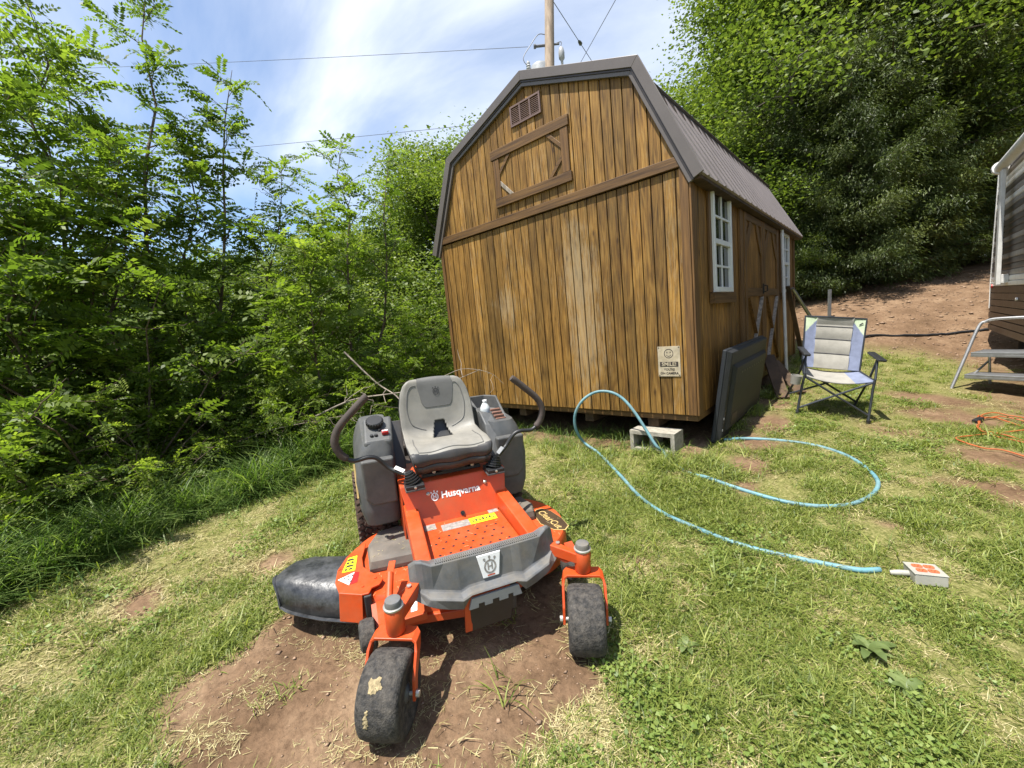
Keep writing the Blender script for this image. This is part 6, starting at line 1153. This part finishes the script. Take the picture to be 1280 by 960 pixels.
def build_shrubs():
    g = np.random.default_rng(33); protos = []
    for k in range(6):
        mb = MB(); B = []; A = []; U = []; hh = g.uniform(1.5, 2.1)
        for s in range(9):
            a = s*2.4+g.uniform(-.5, .5); e = g.uniform(.55, 1.35); tip = np.array([math.cos(a)*math.cos(e), math.sin(a)*math.cos(e), math.sin(e)])*hh*g.uniform(.6, 1.0); P = limb_mesh(mb, np.array([math.cos(a), math.sin(a), 0])*.08, tip, .014, .003, g, 5, .05, .08)
            for q in range(9):
                j = g.integers(1, 5); a2 = g.uniform(0, 2*PI); e2 = g.uniform(-.1, .9); P2 = limb_mesh(mb, P[j], P[j]+np.array([math.cos(a2)*math.cos(e2), math.sin(a2)*math.cos(e2), math.sin(e2)])*g.uniform(.25, .6), .004, .0015, g, 4, .05)
                for w in range(9):
                    u = g.uniform(.2, 1)*4; p = P2[min(int(u), 3)]+(P2[min(int(u), 3)+1]-P2[min(int(u), 3)])*(u-int(min(u, 3))); a3 = g.uniform(0, 2*PI); B.append(p); A.append(np.array([math.cos(a3), math.sin(a3), g.normal(.05, .45)])); U.append(np.array([0, 0, 1.])+g.normal(0, .55, 3))
        V, T = compound(np.array(B), np.array(A), np.array(U), .22*g.uniform(.55, 1.35, len(B)), g, 6); protos.append((mb, V, T))
    pos = []
    for r in range(5):
        for y in np.arange(-5.6, 5.5, .80):
            d = .62+r*.95+g.uniform(-.3, .3); yy = y+g.uniform(-.35, .35); x = edge_x(yy)-d
            if r == 0 and yy > -.6 : continue
            if x > -3.5 and yy > -.7: continue
            pos.append((x, yy, r))
    objs = []; nf = sum(1 for p_ in pos if p_[2] == 0); word = ('first', 'second', 'third', 'fourth', 'fifth', 'sixth', 'seventh', 'eighth', 'ninth', 'tenth')
    for i, (x, y, r) in enumerate(pos):
        k = i % 6; sc = g.uniform(.72, 1.0)*(1, 1.05, 1.12, 1.2, 1.3)[r]*(.74 if r == 0 else 1); z = gz(x, y)-.05; lab = ('low leafy shrub at the front edge of the brush above the tall grass', 'leafy green shrub in the dense thicket left of the shed', 'leafy green shrub in the dense thicket left of the shed', 'leafy shrub deep in the back of the thicket', 'leafy shrub deep in the back of the thicket')[r]; gr = ('front row of the thicket', 'shrubs of the thicket', 'shrubs of the thicket', 'back of the thicket', 'back of the thicket')[r]
        if r == 0: lab = 'low leafy shrub behind the tall grass, %s from the left' % word[min(i, 9)]
        if len(objs) < 6: o = plant('leafy_shrub', lab, 'shrub', gr, *protos[k], M_LOCUST, M_BARK, (x, y, z), g.uniform(0, 6.3), sc); objs.append(o)
        else:
            o = copy_tree(objs[k]); o.location = (x, y, z); o.rotation_euler = (0, 0, g.uniform(0, 6.3)); o.scale = (sc, sc, sc*g.uniform(.85, 1.15)); tag(o, lab, 'shrub', gr)
build_shrubs()
def broad_tree(h, cr, g, nlimb=9, leaf=.13, per=46, crown0=.25):
    mb = MB(); ks = np.linspace(0, 1, 8); st = np.c_[g.normal(0, .02*h, 8)*ks, g.normal(0, .02*h, 8)*ks, h*.86*ks]; mb.tube(st, .022*h*(1-ks*.93), 9); C = []
    for k in range(nlimb):
        s = crown0+(1-crown0)*(k+.5)/nlimb; p = np.array([np.interp(s, ks, st[:, i]) for i in range(3)]); a = k*2.4+g.uniform(-.4, .4); prof = math.sin(PI*min(1, .22+.72*(s-crown0)/(1-crown0)+.10))**.7; ln = cr*prof*g.uniform(.8, 1.15); e = .15+.9*s*g.uniform(.6, 1.1); P = limb_mesh(mb, p, p+np.array([math.cos(a)*math.cos(e), math.sin(a)*math.cos(e), math.sin(e)])*ln, .009*h*(1-s*.7), .012, g, 6, .06, .05)
        for q in range(6):
            j = g.integers(1, 5); a2 = a+g.uniform(-1.5, 1.5); e2 = g.uniform(-.25, .9); P2 = limb_mesh(mb, P[j], P[j]+np.array([math.cos(a2)*math.cos(e2), math.sin(a2)*math.cos(e2), math.sin(e2)])*ln*g.uniform(.35, .6), .018, .006, g, 5, .07)
            for w in range(4): C.append(P2[g.integers(2, 5)]+g.normal(0, .22, 3))
        C.append(P[-1])
    C = np.array(C); n = len(C)*per; ci = np.repeat(np.arange(len(C)), per); r = cr*.14; off = np.clip(g.normal(0, 1, (n, 3)), -1.7, 1.7)*np.array([r, r, r*.55]); p = C[ci]+off; p[:, 2] -= .10*np.linalg.norm(off[:, :2], axis=1); a = g.uniform(0, 2*PI, n); d = np.c_[np.cos(a), np.sin(a), g.normal(-.25, .3, n)]; nn = np.c_[g.normal(0, .75, n), g.normal(0, .75, n), np.ones(n)]; ct = g.normal(.42, .18, len(C)); L = leaf*g.uniform(.7, 1.3, n)
    V, T = quads(p, d, nn, L, L*.62, np.clip(ct[ci]+g.normal(0, .13, n), 0, 1)); return mb, V, T
def cedar(h, cr, g, nb=95, leaf=.22):
    mb = MB(); mb.tube([(0, 0, -.2), (0, 0, h*.5), (0, 0, h*.97)], [.018*h, .011*h, .01], 8); p = []; d = []; t = []; nn = []
    for k in range(nb):
        s = .05+.93*k/nb; a = k*2.4+g.uniform(-.4, .4); ln = cr*(1-s**1.5)**.75*g.uniform(.65, 1.15)+.25; e = .25-.35*(1-s); b = np.array([0, 0, h*s]); o = np.array([math.cos(a), math.sin(a), 0]); m_ = 9; P = np.array([b+o*ln*q*math.cos(e)+np.array([0, 0, 1])*(ln*q*math.sin(e)+.10*ln*q*q) for q in np.linspace(0, 1, m_)]); mb.tube(P, np.linspace(.006*h*(1-s)+.008, .005, m_), 4); tb = g.normal(.45, .15)
        cnt = int(52*ln)
        u = g.uniform(.12, 1, cnt)**.8*(m_-1.001); i = u.astype(int); q = P[i]+(P[i+1]-P[i])*(u-i)[:, None]; sd = np.array([-o[1], o[0], 0]); f = g.normal(0, .26*ln*(1-.5*u/m_)); f = g.normal(0, 1, cnt)*(.10+.20*ln*(1.1-u/m_))*.8; q = q+sd*f[:, None]; q[:, 2] += -.12*np.abs(f)+g.normal(0, .07, cnt); p.append(q); d.append(o*g.uniform(.4, 1, (cnt, 1))+sd*np.sign(f)[:, None]*.5+np.c_[g.normal(0, .3, cnt), g.normal(0, .3, cnt), g.normal(-.42, .22, cnt)]); nn.append(np.c_[g.normal(0, .6, cnt), g.normal(0, .6, cnt), np.ones(cnt)]); t.append(np.clip(tb+g.normal(0, .14, cnt), 0, 1))
    p = np.concatenate(p); d = np.concatenate(d); nn = np.concatenate(nn); t = np.concatenate(t); Vs = []; Ts = []
    for k in range(15):
        dd = d+g.normal(0, .38, d.shape); L = leaf*g.uniform(.6, 1.35, len(p)); V, T = quads(p+g.normal(0, .085, p.shape), dd, nn+g.normal(0, .3, nn.shape), L, L*.24, t, .2); Vs.append(V); Ts.append(T)
    return mb, np.concatenate(Vs), np.concatenate(Ts)
def build_trees():
    g = np.random.default_rng(44); oak = [broad_tree(10.5, 3.9, g, 15, .105, 150, .12), broad_tree(9.5, 3.6, g, 14, .10, 150, .10), broad_tree(7.0, 3.0, g, 13, .095, 140, .04)]; ced = [cedar(10.0, 2.9, g, 130, .10), cedar(7.5, 2.5, g, 110, .09)]
    first = {}
    def put(kind, k, px, dp, lab, grp, sc=1.0, rz=None, dz=0.0):
        p = at(px, 420, dp); z = gz(p[0], p[1])-.1+dz; name, cat, lm, bm, src = (('broadleaf_tree', 'tree', M_OAK, M_GREYBARK, oak) if kind == 'o' else ('cedar_tree', 'cedar tree', M_CEDAR, M_BARK, ced)); r = g.uniform(0, 6.3)
        if (kind, k) not in first: o = plant(name, lab, cat, grp, *src[k], lm, bm, (p[0], p[1], z), r, sc); first[(kind, k)] = o
        else: o = copy_tree(first[(kind, k)]); o.location = (p[0], p[1], z); o.rotation_euler = (0, 0, r); o.scale = (sc,)*3; tag(o, lab, cat, grp)
        return o
    B = 'trees of the wood behind the bank'
    put('o', 0, 1000, 14.0, 'large bright green broadleaf tree just above the shed roof', B, 1.12); put('o', 1, 1060, 15.5, 'bright broadleaf tree right of the one above the roof', B, 1.25); put('o', 2, 915, 13.0, 'smaller bright tree close behind the far end of the shed', B, .80)
    put('c', 0, 1010, 12.2, 'dark cedar at the left of the cedar clump on the bank', B, .80); put('c', 0, 1110, 11.8, 'tallest dark cedar in the middle of the bank', B, .96); put('c', 0, 1200, 12.8, 'dark cedar beside the camper at the right of the bank', B, .95); put('c', 1, 1060, 11.0, 'shorter cedar in front of the tall ones behind the chair', B, .80); put('c', 1, 1165, 11.6, 'shorter cedar at the foot of the bank trees near the camper', B, .78); put('c', 0, 960, 13.2, 'dark cedar partly hidden by the far corner of the shed', B, .62)
    put('o', 1, 1130, 13.6, 'bright broadleaf tree rising behind the tallest cedar', B, 1.2); put('o', 0, 1255, 13.4, 'broadleaf tree rising above the camper at the right edge', B, 1.15); put('o', 0, 1060, 17.5, 'broadleaf tree high behind the cedars', B, 1.3); put('c', 0, 1290, 13.5, 'dark cedar behind the camper', B, 1.0)
    for i, px in enumerate((965, 1030, 1120, 1210, 1320, 1420, 1000)): put('o', i % 3, px, 20+1.5*(i % 2), 'broadleaf tree in the back row of the wood', 'back row of the wood', 1.25)
    for i, (px, dp, sc) in enumerate(((1020, 12.0, .30), (1085, 12.3, .32), (1150, 12.9, .33), (1215, 13.2, .34), (990, 11.0, .28))): put('o', 2, px, dp, 'low green sapling in the shade at the top of the bank, ' + ('second from the left', 'third from the left', 'second from the right', 'nearest the camper', 'nearest the shed')[i], 'undergrowth at the top of the bank', sc)
    L = 'trees beyond the thicket'
    for i, (px, dp, sc, k) in enumerate(((560, 12.5, .80, 1), (515, 13, .80, 2), (590, 14.5, .86, 0), (455, 13, .88, 2), (400, 13.5, .70, 1), (330, 14, .90, 2), (260, 13.5, .68, 1), (180, 13.5, .90, 2), (100, 13, .66, 1), (10, 13, .90, 2), (-120, 13, .7, 1), (640, 16, .75, 2), (430, 10.5, .62, 2), (360, 10.8, .66, 2), (290, 10.5, .48, 1), (220, 10.2, .66, 2), (150, 10.2, .48, 1), (70, 10, .64, 2), (-40, 10, .55, 1), (490, 10.5, .62, 2), (-220, 12, .7, 2), (540, 16, .8, 1))):
        put('o', k, px, dp, ('tree rising close to the left wall of the shed', 'rounded tree beyond the thicket left of the shed')[min(i, 1)] if i < 2 else 'rounded tree beyond the thicket, seen over the shrubs', L if i else None, sc, dz=-.6)
build_trees()
def build_far_wood():
    """distant wood all round, one mass"""
    g = np.random.default_rng(55); n = 70000; a = g.uniform(-2.6, 1.75, n); r = g.uniform(25, 33, n); x = CAM[0]+r*np.sin(a); y = CAM[1]+r*np.cos(a); top = 7.0+2.2*np.sin(a*7)+1.5*np.sin(a*17+1)+1.0*np.sin(a*31); right = sstep(-.35, .25, a); top = top*(.70+.60*right); z = ground(x, y)+top*g.uniform(0, 1, n)**.8; d = np.c_[g.normal(0, 1, (n, 2)), g.normal(-.3, .4, n)]; nn = np.c_[g.normal(0, .6, (n, 2)), np.ones(n)]; L = g.uniform(.35, .8, n); V, T = quads(np.c_[x, y, z], d, nn, L, L*.6, np.clip(g.normal(.40, .18, n), 0, 1)); o = np_mesh('far_woods', V, np.arange(len(V)).reshape(-1, 4), M_OAK, None, T); tag(o, 'distant green wood closing the view', kind='stuff')
build_far_wood()
def dead_branch(pts, r, lab, forks, seed):
    g = np.random.default_rng(seed); P = smooth_path(np.array(pts), 5); mb = MB(); mb.tube(P, np.linspace(r, r*.3, len(P)), 6)
    for i in range(forks):
        j = g.integers(3, len(P)-2); d = unit(P[j+1]-P[j])*.6+g.normal(0, .55, 3); limb_mesh(mb, P[j], P[j]+d*g.uniform(.2, .55), r*.45, .0015, g, 5, .08)
    o = mb.build('dead_branch', M_DEAD, None, smooth='auto', fixn=False); tag(o, lab, 'branch'); return o
dead_branch([at(395, 520, 4.6), at(440, 500, 4.6), at(490, 492, 4.6), at(545, 484, 4.8), at(600, 462, 5.0)], .012, 'bare grey branch reaching behind the mower seat', 9, 3)
dead_branch([at(430, 440, 5.0), at(470, 478, 5.0), at(500, 500, 4.8), at(520, 545, 4.7)], .012, 'bare forked branch drooping left of the seat', 6, 4)
dead_branch([at(555, 470, 4.9), at(580, 461, 4.9), at(612, 466, 4.9), at(630, 480, 4.9)], .005, 'thin dead twig against the left part of the gable', 3, 5)
dead_branch([at(100, 560, 3.8), at(145, 590, 3.9), at(175, 588, 4.0), at(240, 570, 4.2)], .008, 'pale dead stick lying low in the tall grass', 6, 6)
dead_branch([at(270, 565, 4.5), at(330, 540, 4.5), at(400, 525, 4.7), at(455, 515, 4.8)], .007, 'thin bare stick slanting through the brush behind the left lever', 8, 7)
def build_weeds():
    g = np.random.default_rng(66)
    for px, py, n, L, lab in ((857, 812, 9, .075, 'small broad leaved weed in the lawn right of the front wheel'), (1085, 815, 17, .105, 'large grey green rosette weed in the lawn below the outlet box'), (1135, 868, 13, .095, 'broad leaved weed at the lower right of the lawn'), (640, 498, 9, .10, 'pale green weed growing at the foot of the gable'), (655, 520, 8, .11, 'leafy weed at the dark gap under the shed')):
        p = G(px, py); o = empty('weed_plant', tuple(p)); tag(o, lab, 'weed')
        for k in range(n):
            a = k*2.4+g.uniform(-.3, .3); l = L*g.uniform(.45, 1.15); e = g.uniform(.2, 1.0); mb = MB(); rows = []
            for s in np.linspace(0, 1, 6):
                w = l*.17*math.sin(PI*min(1, .12+.85*s))**.8*(1+.18*math.sin(s*17)); r = l*s; zz = r*math.sin(e)*(1-.75*s)+.012; c = np.array([math.cos(a)*r*math.cos(e), math.sin(a)*r*math.cos(e), zz]); sd = np.array([-math.sin(a), math.cos(a), 0]); rows.append([c-sd*w+np.array([0, 0, .25*w]), c, c+sd*w+np.array([0, 0, .25*w])])
            lf = mb.grid(np.array(rows)).build('leaf', M_WEED, o, smooth=True, fixn=False); at_ = lf.data.attributes.new('tint', 'FLOAT', 'POINT'); at_.data.foreach_set('value', np.full(len(lf.data.vertices), g.uniform(.3, .8), np.float32))
build_weeds()
def build_white():
    c = at(8, 518, 4.7); o = empty('white_panel', matrix=frame_matrix((c[0], c[1], gz(c[0], c[1])), (.15, 1, 0), (0, 0, 1))); tag(o, 'white sheet metal panel half hidden by the brush at the left edge', 'panel'); h = c[2]-gz(c[0], c[1])
    MB().prism([(-.9, h-.30), (.34, h-.30), (.34, h-.05), (.18, h+.30), (-.9, h+.34)], 'z', -.02, .02).build('sheet', M_CWHITE, o, bevel=.006)
    for x in (-.8, .2): MB().box((x-.03, -.1, -.06), (x+.03, h-.0, -.022)).build('prop', M_GREYWOOD, o)
build_white()
